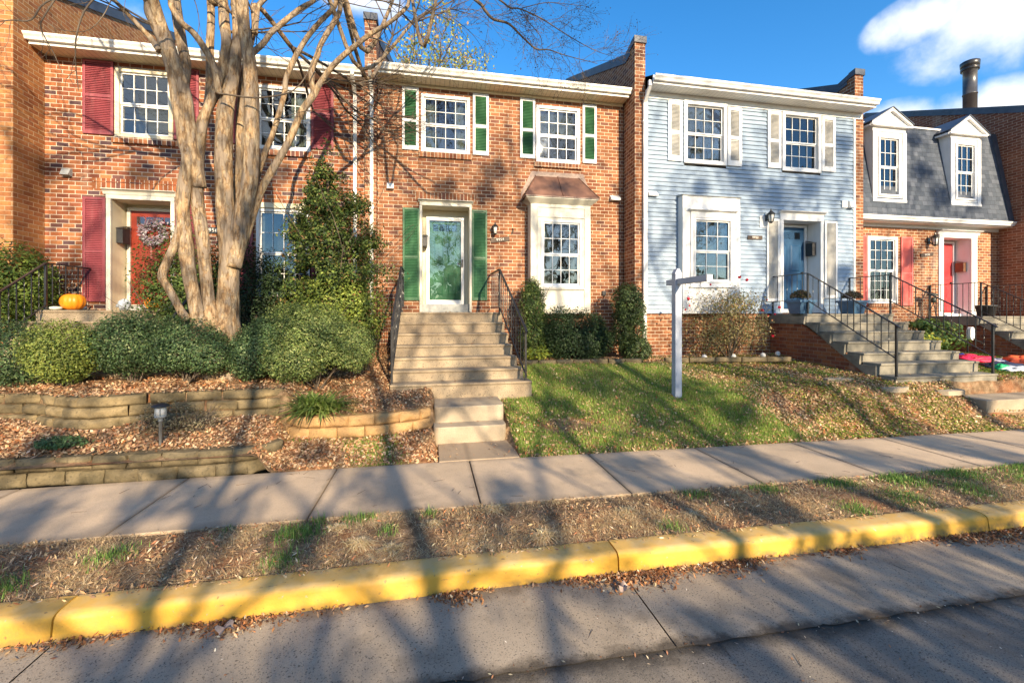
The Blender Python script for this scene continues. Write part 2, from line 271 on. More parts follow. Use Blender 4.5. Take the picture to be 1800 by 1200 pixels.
# ---------------------------------------------------------------- mesh building
class MB:
    def __init__(s): s.v=[]; s.f=[]; s.sm=[]
    def face(s,pts,smooth=False):
        i=len(s.v); s.v+= [tuple(p) for p in pts]; s.f.append(tuple(range(i,i+len(pts)))); s.sm.append(smooth)
    def raw(s,vs,fs,smooth=False):
        i=len(s.v); s.v+=[tuple(p) for p in vs]; s.f+=[tuple(k+i for k in f) for f in fs]; s.sm+=[smooth]*len(fs); return s
    def box(s,x0,x1,y0,y1,z0,z1):
        if x0>x1: x0,x1=x1,x0
        if y0>y1: y0,y1=y1,y0
        if z0>z1: z0,z1=z1,z0
        return s.raw([(x0,y0,z0),(x1,y0,z0),(x1,y1,z0),(x0,y1,z0),(x0,y0,z1),(x1,y0,z1),(x1,y1,z1),(x0,y1,z1)],
          [(0,3,2,1),(4,5,6,7),(0,1,5,4),(1,2,6,5),(2,3,7,6),(3,0,4,7)])
    def prism(s,poly,axis,a,b):
        n=len(poly)
        def P(p,t): return (t,p[0],p[1]) if axis=='x' else (p[0],t,p[1]) if axis=='y' else (p[0],p[1],t)
        vs=[P(p,a) for p in poly]+[P(p,b) for p in poly]
        fs=[tuple(range(n))[::-1],tuple(range(n,2*n))]+[(i,(i+1)%n,n+(i+1)%n,n+i) for i in range(n)]
        return s.raw(vs,fs)
    def tube(s,pts,rad,n=8,cap=True,flute=0.0,seed=0,smooth=True):
        pts=[Vector(p) for p in pts]; m=len(pts)
        if isinstance(rad,(int,float)): rad=[rad]*m
        base=len(s.v); prev=None
        for i,p in enumerate(pts):
            d=(pts[min(i+1,m-1)]-pts[max(i-1,0)]).normalized()
            a=Vector((0,0,1)) if prev is None and abs(d.z)<.9 else Vector((1,0,0)) if prev is None else prev
            u=(a-d*a.dot(d)).normalized(); v=d.cross(u); prev=u
            for k in range(n):
                t=2*math.pi*k/n; r=rad[i]
                if flute: r*=1+flute*mn.noise(Vector((math.cos(t)*1.6+seed,math.sin(t)*1.6,i*.16)))+flute*.6*mn.noise(Vector((math.cos(t)*3+seed,math.sin(t)*3,i*.12+5)))
                s.v.append(tuple(p+u*(math.cos(t)*r)+v*(math.sin(t)*r)))
        for i in range(m-1):
            for k in range(n):
                a=base+i*n+k; b=base+i*n+(k+1)%n
                s.f.append((a,b,b+n,a+n)); s.sm.append(smooth)
        if cap:
            s.f.append(tuple(base+k for k in range(n))[::-1]); s.sm.append(False)
            s.f.append(tuple(base+(m-1)*n+k for k in range(n))); s.sm.append(False)
        return s
    def bar(s,p,q,hw,hh=None):      # square bar between two points
        hh=hh or hw; p=Vector(p); q=Vector(q); d=(q-p).normalized(); up=Vector((0,0,1)) if abs(d.z)<.95 else Vector((0,1,0))
        u=d.cross(up).normalized(); v=u.cross(d)
        vs=[tuple(c+u*a*hw+v*b*hh) for c in (p,q) for a,b in ((-1,-1),(1,-1),(1,1),(-1,1))]
        return s.raw(vs,[(0,1,2,3),(7,6,5,4),(0,4,5,1),(1,5,6,2),(2,6,7,3),(3,7,4,0)])
    def lathe(s,prof,c,n=20,smooth=True):
        base=len(s.v)
        for r,z in prof:
            for k in range(n):
                t=2*math.pi*k/n; s.v.append((c[0]+r*math.cos(t),c[1]+r*math.sin(t),c[2]+z))
        for i in range(len(prof)-1):
            for k in range(n):
                a=base+i*n+k; b=base+i*n+(k+1)%n; s.f.append((a,b,b+n,a+n)); s.sm.append(smooth)
        s.f.append(tuple(base+k for k in range(n))[::-1]); s.sm.append(False)
        s.f.append(tuple(base+(len(prof)-1)*n+k for k in range(n))); s.sm.append(False)
        return s
def link(name,mesh,parent=None,loc=(0,0,0)):
    o=bpy.data.objects.new(name,mesh); col.objects.link(o); o.location=loc
    if parent: o.parent=parent
    return o
def mkmesh(name,mb,mat,base=(0,0,0)):
    me=bpy.data.meshes.new(name); b=base
    me.from_pydata([(v[0]-b[0],v[1]-b[1],v[2]-b[2]) for v in mb.v],[],mb.f); me.polygons.foreach_set('use_smooth',mb.sm); me.materials.append(MAT[mat]); me.update(); return me
def tag(o,label=None,cat=None,group=None,kind=None):
    if label: o['label']=label
    if cat: o['category']=cat
    if group: o['group']=group
    if kind: o['kind']=kind
    return o
def bev(o,w):
    md=o.modifiers.new('bevel','BEVEL'); md.width=w; md.segments=2; md.limit_method='ANGLE'; md.angle_limit=R(40); return o
class Thing:
    def __init__(s,name,label,cat,base,group=None):
        s.base=base; s.o=bpy.data.objects.new(name,None); col.objects.link(s.o); s.o.location=base; s.o.empty_display_size=.2; tag(s.o,label,cat,group)
    def part(s,name,mb,mat,parent=None,bevel=0,label=None):
        o=link(name,mkmesh(name,mb,mat,s.base),parent or s.o)
        if bevel: bev(o,bevel)
        if label: o['label']=label
        return o
def solo(name,label,cat,mb,mat,base,group=None,bevel=0,kind=None):
    o=link(name,mkmesh(name,mb,mat,base),None,base); tag(o,label,cat,group,kind)
    if bevel: bev(o,bevel)
    return o
def struct(name,mb,mat,bevel=0):
    o=link(name,mkmesh(name,mb,mat)); o['kind']='structure'
    if bevel: bev(o,bevel)
    return o
def npmesh(name,V,F,mat,C=None,smooth=False):      # arrays: V (n,3), F (m,k)
    me=bpy.data.meshes.new(name); k=F.shape[1]; V=np.ascontiguousarray(V,dtype=np.float32)
    me.vertices.add(len(V)); me.vertices.foreach_set('co',V.ravel()); me.loops.add(F.size); me.loops.foreach_set('vertex_index',F.astype(np.int32).ravel())
    me.polygons.add(len(F)); me.polygons.foreach_set('loop_start',np.arange(0,F.size,k,dtype=np.int32)); me.update(calc_edges=True)
    if smooth: me.polygons.foreach_set('use_smooth',np.ones(len(F),dtype=bool))
    if C is not None:
        a=me.color_attributes.new('Col','FLOAT_COLOR','POINT'); a.data.foreach_set('color',np.c_[C,np.ones(len(C))].astype(np.float32).ravel())
    me.materials.append(MAT[mat]); return me
def pick(rng,n,pal,jit=.2):
    p=np.array([c for c,_ in pal]); wt=np.array([w_ for _,w_ in pal],float); i=rng.choice(len(p),n,p=wt/wt.sum())
    return np.clip(p[i]*(1+rng.uniform(-jit,jit,(n,1)))*(1+rng.uniform(-.06,.06,(n,3))),0,1)
def unit(a): return a/np.maximum(np.linalg.norm(a,axis=1,keepdims=True),1e-9)
def leaves(rng,P,N,size,pal,asp=.5,curl=.25,jit=.25):      # folded leaf quads -> V,F,C
    n=len(P); N=unit(N); a=unit(np.cross(N,rng.normal(size=(n,3)))); b=np.cross(N,a)
    L=rng.uniform(size[0],size[1],(n,1)); W=L*asp*rng.uniform(.7,1.2,(n,1)); cu=L*curl*rng.uniform(-.3,1,(n,1))
    v=np.stack([P-a*L*.5,P+b*W*.5+N*cu*.5,P+a*L*.5+N*cu,P-b*W*.5+N*cu*.5],1).reshape(-1,3)
    F=np.arange(4*n).reshape(-1,4); C=np.repeat(pick(rng,n,pal,jit),4,0); return v,F,C
def segmesh(S,n=5):      # S: (m,8) p0,p1,r0,r1
    S=np.asarray(S,float); p,q=S[:,0:3],S[:,3:6]; d=unit(q-p); up=np.where(np.abs(d[:,2:3])<.9,[[0,0,1.]],[[1.,0,0]])
    u=unit(np.cross(d,up)); v=np.cross(d,u); rings=[]
    for k in range(n):
        t=2*math.pi*k/n; o=u*math.cos(t)+v*math.sin(t); rings.append(np.stack([p+o*S[:,6:7],q+o*S[:,7:8]],1))
    V=np.stack(rings,2).reshape(-1,3)      # m,2,n
    m_=len(S); b=(np.arange(m_)*2*n)[:,None]; k=np.arange(n)[None,:]; k2=(k+1)%n
    F=np.stack([b+k,b+k2,b+n+k2,b+n+k],2).reshape(-1,4); return V,F
def smooth01(x,a,b):
    t=min(1,max(0,(x-a)/(b-a))); return t*t*(3-2*t)
vs01=np.vectorize(smooth01)
def nfield(x,y,s,seed):
    r=np.random.default_rng(seed); v=np.zeros_like(x)
    for i in range(7):
        a=r.uniform(0,6.28); f=s*r.uniform(.6,2.2); v+=np.sin(f*(x*np.cos(a)+y*np.sin(a))+r.uniform(0,6.28)+.8*np.sin(f*.7*(y*np.cos(a)-x*np.sin(a))))
    return v/7*1.6
# ---------------------------------------------------------------- terrain
def tilt(x): return -.009*np.maximum(0,x)
WX=[-9,-4.9,-4.4,-3.9,-3.6,-2.0,-1.8,-1.0,-.4,.1,1.2]; WY=[6.35,6.3,6.02,5.88,6.05,6.12,5.95,5.86,5.94,6.15,6.4]
def HT(x,y):
    x=np.asarray(x,float); y=np.asarray(y,float); v=y-5.24
    def ss(t,a,b):
        t=np.clip((t-a)/(b-a),0,1); return t*t*(3-2*t)
    road=np.full_like(x+y,-.004); strip=.135+.03*np.exp(-((y-3.6)/.25)**2)
    wy=np.interp(x,WX,WY)+.12; k=ss(x,-1.95,-1.75)
    low=(.355+.02*0+.26*np.clip((v-.1)/.75,0,1))*(1-k)+(.14+.2*np.clip(v/.65,0,1))*k
    upp=(.895+(y-6.1)*.10)*(1-k)+(.575+(y-5.9)*.185)*k
    left=np.where(y<wy,low,upp)
    linr=np.where(v<2.86,.13+v*.285,.945+.03*(v-2.86)); plat=.12+.66*ss(v,0,1.0)+np.clip(v-1,0,3)*.085
    m_=ss(x,3.2,7.0); right=linr*(1-m_)+plat*m_
    c=ss(x,1.0,1.2); l2=ss(x,.02,.06)
    mid=np.where(v<.75,.12,np.minimum(left,right)-.08)
    yard=left*(1-l2)+mid*l2; yard=yard*(1-c)+right*c
    z=np.where(y<3.1,road,np.where(y<4.0,strip,np.where(y<5.22,.12,yard)))
    z=np.where((x>9.25)&(x<11.65)&(y>5.55)&(y<6.13),np.minimum(z,.40),z); z=np.where((x>9.25)&(x<11.65)&(y<=5.6)&(y>5.3),np.minimum(z,.25),z)
    return z+tilt(x)+np.where(y>5.3,.012*np.sin(x*7+y*3)+.01*np.sin(x*3.1-y*6.3),0)
def hz(x,y): return float(HT(x,y))
def grid(name,x0,x1,y0,y1,nx,ny,mat,f):
    X,Y=np.meshgrid(np.linspace(x0,x1,nx),np.linspace(y0,y1,ny)); Z=f(X,Y)
    V=np.stack([X,Y,Z],2).reshape(-1,3); i=np.arange(nx*ny).reshape(ny,nx)
    F=np.stack([i[:-1,:-1],i[:-1,1:],i[1:,1:],i[1:,:-1]],2).reshape(-1,4)
    o=link(name,npmesh(name,V,F,mat,None,True)); o['kind']='structure'; return o
grid('ground',-260,260,-260,260,9,9,'soil',lambda X,Y:X*0-.75)
grid('road',-60,60,-7.5,2.40,121,12,'asphalt',lambda X,Y:tilt(X)+(2.3-Y)*.012-.004)
grid('yard',-9.5,19,5.235,10.6,560,110,'soil',HT)
grid('verge',-30,40,3.10,4.02,700,14,'soil',lambda X,Y:HT(X,Y)-.0)
grid('far_verge',-60,60,-40,-7.5,30,12,'soil',lambda X,Y:.15+X*0)
# sidewalk slabs
mb=MB(); x=-12.0+.02; J=1.53
off=.0888*5.24-J*8
for i in range(22):
    a=off+i*J+.006; b=off+(i+1)*J-.006
    za,zb=float(tilt(a)),float(tilt(b))
    for (y0,y1) in ((4.0,5.24),):
        vs=[(a,y0,za),(b,y0,zb),(b,y1,zb),(a,y1,za),(a,y0,.15+za),(b,y0,.15+zb),(b,y1,.15+zb),(a,y1,.15+za)]
        mb.raw(vs,[(0,3,2,1),(4,5,6,7),(0,1,5,4),(1,2,6,5),(2,3,7,6),(3,0,4,7)])
mb.box(.10,1.10,5.252,5.99,0,.149)
struct('sidewalk',mb,'walk',.008)
# curb segments
mb=MB()
prof=[(3.20,0),(3.20,.150),(3.175,.153),(3.062,.1515),(3.052,.1505),(3.03,.145),(3.015,.133),(3.008,.118),(3.006,.108),(2.99,-.03)]
for i in range(-4,8):
    a=1.39+3.6*(i-1)+.006; b=a+3.6-.012; n=12
    xs=[a+(b-a)*k/n for k in range(n+1)]; base=len(mb.v); m_=len(prof)
    for x in xs:
        wob=.004*math.sin(x*1.3)
        for (y,z) in prof: mb.v.append((x,y+wob,z+float(tilt(x))))
    for k in range(n):
        for j in range(m_-1):
            a0=base+k*m_+j; mb.f.append((a0,a0+1,a0+m_+1,a0+m_)); mb.sm.append(j>1)
    mb.f.append(tuple(base+j for j in range(m_))); mb.sm.append(False); mb.f.append(tuple(base+n*m_+j for j in range(m_))[::-1]); mb.sm.append(False)
struct('curb',mb,'curb')
mb=MB()
for i in range(-4,8):
    a=1.42+3.6*(i-1)+.005; b=a+3.6-.01; za,zb=float(tilt(a))+.004,float(tilt(b))+.004
    n=10
    for k in range(n):
        x0=a+(b-a)*k/n; x1=a+(b-a)*(k+1)/n; z0=float(tilt(x0))+.004; z1=float(tilt(x1))+.004
        
        for q in range(6):
            a_=x0+(x1-x0)*q/6; b_=x0+(x1-x0)*(q+1)/6; f_=lambda t:2.275+.018*mn.noise(Vector((t*6,1,0)))+.02*mn.noise(Vector((t*21,4,0))); mb.face([(a_,f_(a_),z0+(z1-z0)*q/6),(b_,f_(b_),z0+(z1-z0)*(q+1)/6),(b_,3.0,z0+(z1-z0)*(q+1)/6),(a_,3.0,z0+(z1-z0)*q/6)])
struct('gutter_pan',mb,'gutter')
# ---------------------------------------------------------------- building kit
def wallh(mb,x0,x1,z0,z1,Y,holes,d=.11):
    xs=sorted({x0,x1,*[h[0] for h in holes],*[h[1] for h in holes]}); zs=sorted({z0,z1,*[h[2] for h in holes],*[h[3] for h in holes]})
    for a,b in zip(xs,xs[1:]):
        for c,e in zip(zs,zs[1:]):
            xm,zm=(a+b)/2,(c+e)/2
            if xm<x0 or xm>x1 or zm<z0 or zm>z1 or any(h[0]<xm<h[1] and h[2]<zm<h[3] for h in holes): continue
            mb.face([(a,Y,c),(b,Y,c),(b,Y,e),(a,Y,e)])
    for h in holes:
        a,b,c,e=h[:4]; D=Y+d
        mb.face([(a,Y,c),(a,D,c),(a,D,e),(a,Y,e)]); mb.face([(b,Y,c),(b,Y,e),(b,D,e),(b,D,c)]); mb.face([(a,Y,e),(a,D,e),(b,D,e),(b,Y,e)]); mb.face([(a,Y,c),(b,Y,c),(b,D,c),(a,D,c)])
def frame(mb,x0,x1,z0,z1,y0,y1,wx,wt=None,wb=None):
    wt=wx if wt is None else wt; wb=wx if wb is None else wb
    mb.box(x0,x0+wx,y0,y1,z0,z1); mb.box(x1-wx,x1,y0,y1,z0,z1); mb.box(x0+wx,x1-wx,y0+.001,y1,z1-wt,z1); mb.box(x0+wx,x1-wx,y0+.001,y1,z0,z0+wb)
def window(th,r,Y,cols=4,rows=2,trim='white',tw=.055,curt=None,split=.5,sash='vinyl',proud=.03,rt=.029,label=None,rowsb=None,blind=None,inner=True):
    x0,x1,z0,z1=r; mb=MB(); frame(mb,x0,x1,z0,z1,Y-proud,Y+.06,tw); win=th.part('window',mb,trim,bevel=.004,label=label)
    a,b,c,e=x0+tw+.001,x1-tw-.001,z0+tw+.001,z1-tw-.001; zm=c+(e-c)*split
    mb=MB(); frame(mb,a,b,zm-.018,e,Y+.010,Y+.04,rt,rt,.034); frame(mb,a,b,c,zm-.0185,Y+.03,Y+.06,rt,.03,rt+.012)
    for (lo,hi,yy,rw) in ((zm+.017,e-rt,Y+.016,rows),(c+rt+.012,zm-.049,Y+.036,rowsb or rows)):
        for i in range(1,cols): 
            xx=a+rt+(b-a-2*rt)*i/cols; mb.box(xx-.006,xx+.006,yy,yy+.014,lo,hi)
        for j in range(1,rw):
            zz=lo+(hi-lo)*j/rw; mb.box(a+rt,b-rt,yy+.001,yy+.013,zz-.006,zz+.006)
    th.part('sash',mb,sash,win)
    g=MB(); g.box(a+rt,b-rt,Y+.031,Y+.034,zm+.016,e-rt); g.box(a+rt,b-rt,Y+.051,Y+.054,c+rt,zm-.03); th.part('pane',g,'glass',win)
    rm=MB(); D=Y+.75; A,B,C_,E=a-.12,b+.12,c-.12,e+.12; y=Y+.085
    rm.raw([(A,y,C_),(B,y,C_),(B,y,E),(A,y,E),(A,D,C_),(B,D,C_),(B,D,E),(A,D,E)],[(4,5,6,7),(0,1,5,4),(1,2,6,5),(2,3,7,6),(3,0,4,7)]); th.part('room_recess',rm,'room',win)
    if curt:
        cm=MB(); n=28
        for (u0,u1) in curt:
            pts=[(a+(b-a)*(u0+(u1-u0)*i/n),Y+.14+.022*math.sin(i*1.9)+.01*math.sin(i*.8)) for i in range(n+1)]
            for p,q in zip(pts,pts[1:]): cm.face([(p[0],p[1],c),(q[0],q[1],c),(q[0],q[1],e),(p[0],p[1],e)],True)
        th.part('curtain',cm,'curtain',win)
    if blind:
        bm_=MB(); zz=e
        while zz>e-(e-c)*blind: bm_.raw([(a,Y+.10,zz),(b,Y+.10,zz),(b,Y+.125,zz-.026),(a,Y+.125,zz-.026)],[(0,1,2,3)]); zz-=.03
        th.part('blind',bm_,'blind',win)
    return win
def shutter(th,r,Y,fm,sm=None,mid=True,midpos=.5,fw=.05,name='shutter',label=None,pitch=.034):
    x0,x1,z0,z1=r; mb=MB(); frame(mb,x0,x1,z0,z1,Y-.035,Y-.004,fw,fw*1.1,fw*1.7)
    zm=z0+(z1-z0)*midpos
    if mid: mb.box(x0+fw,x1-fw,Y-.034,Y-.005,zm-fw*.6,zm+fw*.6)
    s=th.part(name,mb,fm,bevel=.003,label=label)
    l=MB(); l.box(x0+fw*.9,x1-fw*.9,Y-.0145,Y-.006,z0+.03,z1-.03); z=z0+fw*1.7+.006
    while z<z1-fw*1.1-.02:
        if not mid or abs(z+.012-zm)>fw*.6+.014:
            l.raw([(x0+fw,Y-.031,z),(x1-fw,Y-.031,z),(x1-fw,Y-.014,z+.027),(x0+fw,Y-.014,z+.027),(x0+fw,Y-.027,z-.003),(x1-fw,Y-.027,z-.003)],[(0,1,2,3),(4,5,1,0)])
        z+=pitch
    th.part('louvres',l,sm or fm,s); return s
def gutterrun(th,x0,x1,Yw,zt,fz,mat='gutterw',sof='soffitc',fri='cream',oh=.36,gl=.02,gr=.02):
    """K gutter, fascia, soffit and frieze; zt = gutter top"""
    yf=Yw-oh; g=MB()
    pr=[(yf,zt-.115),(yf-.06,zt-.115),(yf-.075,zt-.07),(yf-.105,zt-.035),(yf-.11,zt),(yf-.10,zt),(yf-.095,zt-.03),(yf-.07,zt-.06),(yf-.055,zt-.105),(yf,zt-.105)]
    g.prism(pr,'x',x0-gl,x1+gr); th.part('gutter',g,mat)
    f=MB(); f.box(x0,x1,yf+.001,yf+.022,zt-.17,zt+.02); th.part('fascia',f,mat)
    s=MB(); s.box(x0,x1,yf+.023,Yw-.001,zt-.165,zt-.150); th.part('soffit',s,sof)
    r=MB(); r.box(x0,x1,Yw-.022,Yw-.001,fz,zt-.166); r.box(x0,x1,Yw-.032,Yw-.0225,fz,fz+.03); th.part('frieze',r,fri,bevel=.003)
def roof(th,x0,x1,Yw,zt,oh=.36,pitch=.41,run=4.8):
    y0=Yw-oh; y1=y0+run; y2=y1+run; mb=MB()
    mb.face([(x0,y0,zt+.02),(x1,y0,zt+.02),(x1,y1,zt+.02+pitch*run),(x0,y1,zt+.02+pitch*run)]); mb.face([(x0,y1,zt+.02+pitch*run),(x1,y1,zt+.02+pitch*run),(x1,y2,zt+.02),(x0,y2,zt+.02)])
    mb.face([(x0,y2,0),(x1,y2,0),(x1,y2,zt+.02),(x0,y2,zt+.02)]); th.part('roof',mb,'shingle')
def parapet(th,xa,xb,Yf,z0,zb,mat,ridge=14.0,cop='coping',stub=True,pitch=.41):
    """fire wall between two houses: stepped front end, raked coping. zb = z of the coping at Yf+.45"""
    zr=zb+pitch*(ridge-Yf-.45)
    poly=[(Yf,z0),(Yf,zb+.02),(Yf+.14,zb-.02),(Yf+.45,zb-.12),(ridge,zr-.12),(ridge+4.6,zb-.12),(ridge+4.6,z0)]
    mb=MB(); mb.prism(poly,'x',xa,xb); w_=th.part('fire_wall',mb,mat)
    c=MB(); e=.025
    def band(pts,t): c.prism(pts+[(p[0],p[1]+t) for p in pts[::-1]],'x',xa-e,xb+e)
    band([(Yf-.03,zb+.021),(Yf+.15,zb-.018)],.15)
    band([(Yf+.151,zb-.02),(Yf+.45,zb-.118)],.13); band([(Yf+.451,zb-.118),(ridge,zr-.118)],.13); band([(ridge+.001,zr-.118),(ridge+4.6,zb-.118)],.13)
    # side skirt of the coping
    for xx in (xa-e,xb+e-.012):
        c.prism([(Yf+.2,zb-.14),(Yf+.45,zb-.20),(ridge,zr-.20),(ridge,zr-.12),(Yf+.45,zb-.119),(Yf+.2,zb-.05)],'x',xx,xx+.012)
    th.part('coping',c,cop,w_)
def surround(th,xo0,xo1,xi0,xi1,zb,zo,zi,Y,depth,mat,jamb,head_out=.06,head_h=.10,dent=False):
    """door recess trim: outer x range, inner opening x range; returns nothing"""
    mb=MB(); mb.box(xo0,xi0,Y-.03,Y+.02,zb,zi); mb.box(xi1,xo1,Y-.03,Y+.02,zb,zi)
    mb.box(xo0,xo1,Y-.035,Y+.02,zi+.0005,zo-head_h)
    mb.prism([(Y+.02,zo-head_h),(Y-.045,zo-head_h),(Y-.06,zo-head_h*.5),(Y-.06-head_out*.4,zo-head_h*.25),(Y-.06-head_out,zo-.015),(Y-.06-head_out,zo),(Y+.02,zo)],'x',xo0-head_out*.7,xo1+head_out*.7)
    if dent:
        x=xo0+.01
        while x<xo1-.03: mb.box(x,x+.025,Y-.05,Y-.0355,zo-head_h-.06,zo-head_h-.02); x+=.05
    s=th.part('door_surround',mb,mat,bevel=.004)
    j=MB(); D=Y+depth
    j.raw([(xi0,Y+.02,zb),(xi0,D,zb),(xi0,D,zi),(xi0,Y+.02,zi),(xi1,Y+.02,zb),(xi1,D,zb),(xi1,D,zi),(xi1,Y+.02,zi)],[(0,1,2,3),(7,6,5,4),(3,2,6,7),(1,0,4,5)])
    j.raw([(xi0-.1,D,zb),(xi1+.1,D,zb),(xi1+.1,D,zi+.05),(xi0-.1,D,zi+.05)],[(0,1,2,3)])
    th.part('entry_recess',j,jamb); return s
def panels(mb,x0,x1,z0,z1,Y):
    """a raised door panel"""
    mb.box(x0,x1,Y-.006,Y,z0,z1); b=.025
    mb.raw([(x0+b,Y-.007,z0+b),(x1-b,Y-.007,z0+b),(x1-b,Y-.007,z1-b),(x0+b,Y-.007,z1-b),(x0+2*b,Y-.018,z0+2*b),(x1-2*b,Y-.018,z0+2*b),(x1-2*b,Y-.018,z1-2*b),(x0+2*b,Y-.018,z1-2*b)],[(4,5,6,7),(0,1,5,4),(1,2,6,5),(2,3,7,6),(3,0,4,7)])
def door(th,x0,x1,z0,z1,Y,mat,lites=True,label=None,fr='creamlt',handle_r=True):
    mb=MB(); frame(mb,x0-.06,x1+.06,z0,z1+.06,Y-.02,Y+.04,.06,.06,.0+.02); th.part('door_frame',mb,fr,bevel=.003)
    mb=MB(); mb.box(x0+.002,x1-.002,Y+.01,Y+.045,z0+.021,z1-.002); w_=x1-x0; h=z1-z0
    for (a,b) in ((.12,.46),(.54,.88)):
        panels(mb,x0+w_*a,x0+w_*b,z0+.10*h,z0+.38*h,Y+.01); panels(mb,x0+w_*a,x0+w_*b,z0+.46*h,z0+.80*h,Y+.01)
    d=th.part('door',mb,mat,label=label)
    if lites:
        g=MB()
        for i in range(4): g.box(x0+w_*(.12+.19*i),x0+w_*(.12+.19*i+.17),Y+.004,Y+.0095,z0+.86*h,z0+.94*h)
        th.part('pane',g,'glass',d)
    k=MB(); xx=x1-.07 if handle_r else x0+.07; k.lathe([(.0,0),(.026,.0),(.03,.02),(.02,.045),(0,.05)],(0,0,0),12)
    kk=MB(); kk.v=[(xx+v[0],Y+.008-v[2],z0+.95+v[1]) for v in k.v]; kk.f=k.f; kk.sm=k.sm; th.part('handle',kk,'dark',d); return d
def text(th,s,loc,size,mat,parent=None,tilt_=0,depth=.004):
    cu=bpy.data.curves.new('number','FONT'); cu.body=s; cu.size=size; cu.extrude=depth; cu.align_x='CENTER'; cu.align_y='CENTER'; cu.space_character=1.15
    o=bpy.data.objects.new('t',cu); col.objects.link(o); bpy.context.view_layer.update()
    me=bpy.data.meshes.new_from_object(o.evaluated_get(bpy.context.evaluated_depsgraph_get())); bpy.data.objects.remove(o)
    ct,s_=math.cos(tilt_),math.sin(tilt_); b=th.base
    for v in me.vertices:
        x,y,z=v.co; v.co=(loc[0]+x*ct-y*s_-b[0],loc[1]-z-b[1],loc[2]+x*s_+y*ct-b[2])
    me.materials.clear(); me.materials.append(MAT[mat]); return link('numbers',me,parent or th.o)
def plaque(th,cx,cz,Y,w_,h,s,tl=0,mat='plaque',ts=.8):
    mb=MB(); ct,s_=math.cos(tl),math.sin(tl); pts=[(-w_/2,-h/2),(w_/2,-h/2),(w_/2,h/2),(-w_/2,h/2)]
    mb.prism([(cx+a*ct-b*s_,cz+a*s_+b*ct) for a,b in pts],'y',Y-.025,Y-.003); p=th.part('number_plaque',mb,mat,bevel=.003)
    text(th,s,(cx,Y-.026,cz),h*ts,'numw',p,tl); return p
def walllamp(th,x,z,Y,s=1.0,back=True,lit=False):
    mb=MB(); c=(x,Y-.13*s,z)
    mb.lathe([(0,.17*s),(.012*s,.15*s),(.015*s,.12*s),(.06*s,.075*s),(.085*s,.05*s),(.085*s,.042*s),(.05*s,.040*s)],c,8,False)
    mb.lathe([(.045*s,-.115*s),(.03*s,-.13*s),(.0,-.15*s)],c,8,False)
    for k in range(4):
        t=math.pi/4+k*math.pi/2; mb.bar((c[0]+.062*s*math.cos(t),c[1]+.062*s*math.sin(t),z+.04*s),(c[0]+.042*s*math.cos(t),c[1]+.042*s*math.sin(t),z-.115*s),.005*s)
    mb.bar((x,Y-.01,z-.02),(x,Y-.08*s,z-.10*s),.008*s); mb.box(x-.035*s,x+.035*s,Y-.02,Y-.002,z-.08*s,z+.06*s)
    l=th.part('wall_lamp',mb,'blackm'); g=MB(); g.lathe([(.036*s,-.11*s),(.054*s,.04*s)],c,8,True); th.part('lamp_glass',g,'bulb',l)
def mailbox(th,x,y0,y1,z0,z1,side=1,mat='dark'):
    """box hung on a recess jamb at x, side=+1 sticks out towards +x"""
    mb=MB(); d=.11*side; mb.prism([(y0,z0),(y1,z0),(y1,z1-.03),(y0,z1-.06)],'x',x+.002*side,x+d)
    m_=th.part('mailbox',mb,mat,bevel=.004); l=MB(); l.raw([(x,y0-.01,z1-.05),(x+d*1.1,y0-.01,z1-.05),(x+d*1.1,y1+.01,z1+.02),(x,y1+.01,z1+.02),(x,y0-.01,z1-.04),(x+d*1.1,y0-.01,z1-.04),(x+d*1.1,y1+.01,z1+.03),(x,y1+.01,z1+.03)],[(0,1,2,3),(7,6,5,4),(0,4,5,1),(1,5,6,2),(2,6,7,3),(3,7,4,0)]); th.part('lid',l,mat,m_)
def downspout(th,x,Y,zt,zb,mat='white',yg=None,kick=True,w_=.035):
    mb=MB(); y=Y-.055; pts=[]
    if yg is not None: pts+=[(x,yg,zt),(x,yg,zt-.12),(x,y,zt-.38)]
    else: pts+=[(x,y,zt)]
    pts+=[(x,y,zb+.12)]
    for p,q in zip(pts,pts[1:]): mb.bar(p,q,w_,w_*.75)
    if kick: mb.bar((x,y,zb+.14),(x+.03,y-.16,zb+.05),w_,w_*.75)
    for z in (zb+.6,(zt+zb)/2,zt-.8): mb.box(x-w_-.012,x+w_+.012,y-.03,Y-.001,z-.015,z+.015)
    return th.part('downspout',mb,mat)
# ---------------------------------------------------------------- house 1 (left, red brick, burgundy shutters)
Y1=9.6; h1=Thing('brick_townhouse','mottled red brick townhouse with burgundy louvred shutters and red front door with a wreath','house',(-4.3,Y1,0))
xa,xb=-7.18,-1.40; Z1T=6.86
wr=[rect(203,119,241,305,Y1),rect(450,149,262,546,Y1),rect(451,366,521,545,Y1)]
opn=(at(196,345,Y1)[0],at(301,345,Y1)[0],1.99,at(196,350,Y1)[1])
mb=MB(); wallh(mb,xa,xb,.2,7.0,Y1,[(a+.01,b-.01,c+.01,d-.01) for a,b,c,d in wr],.08)
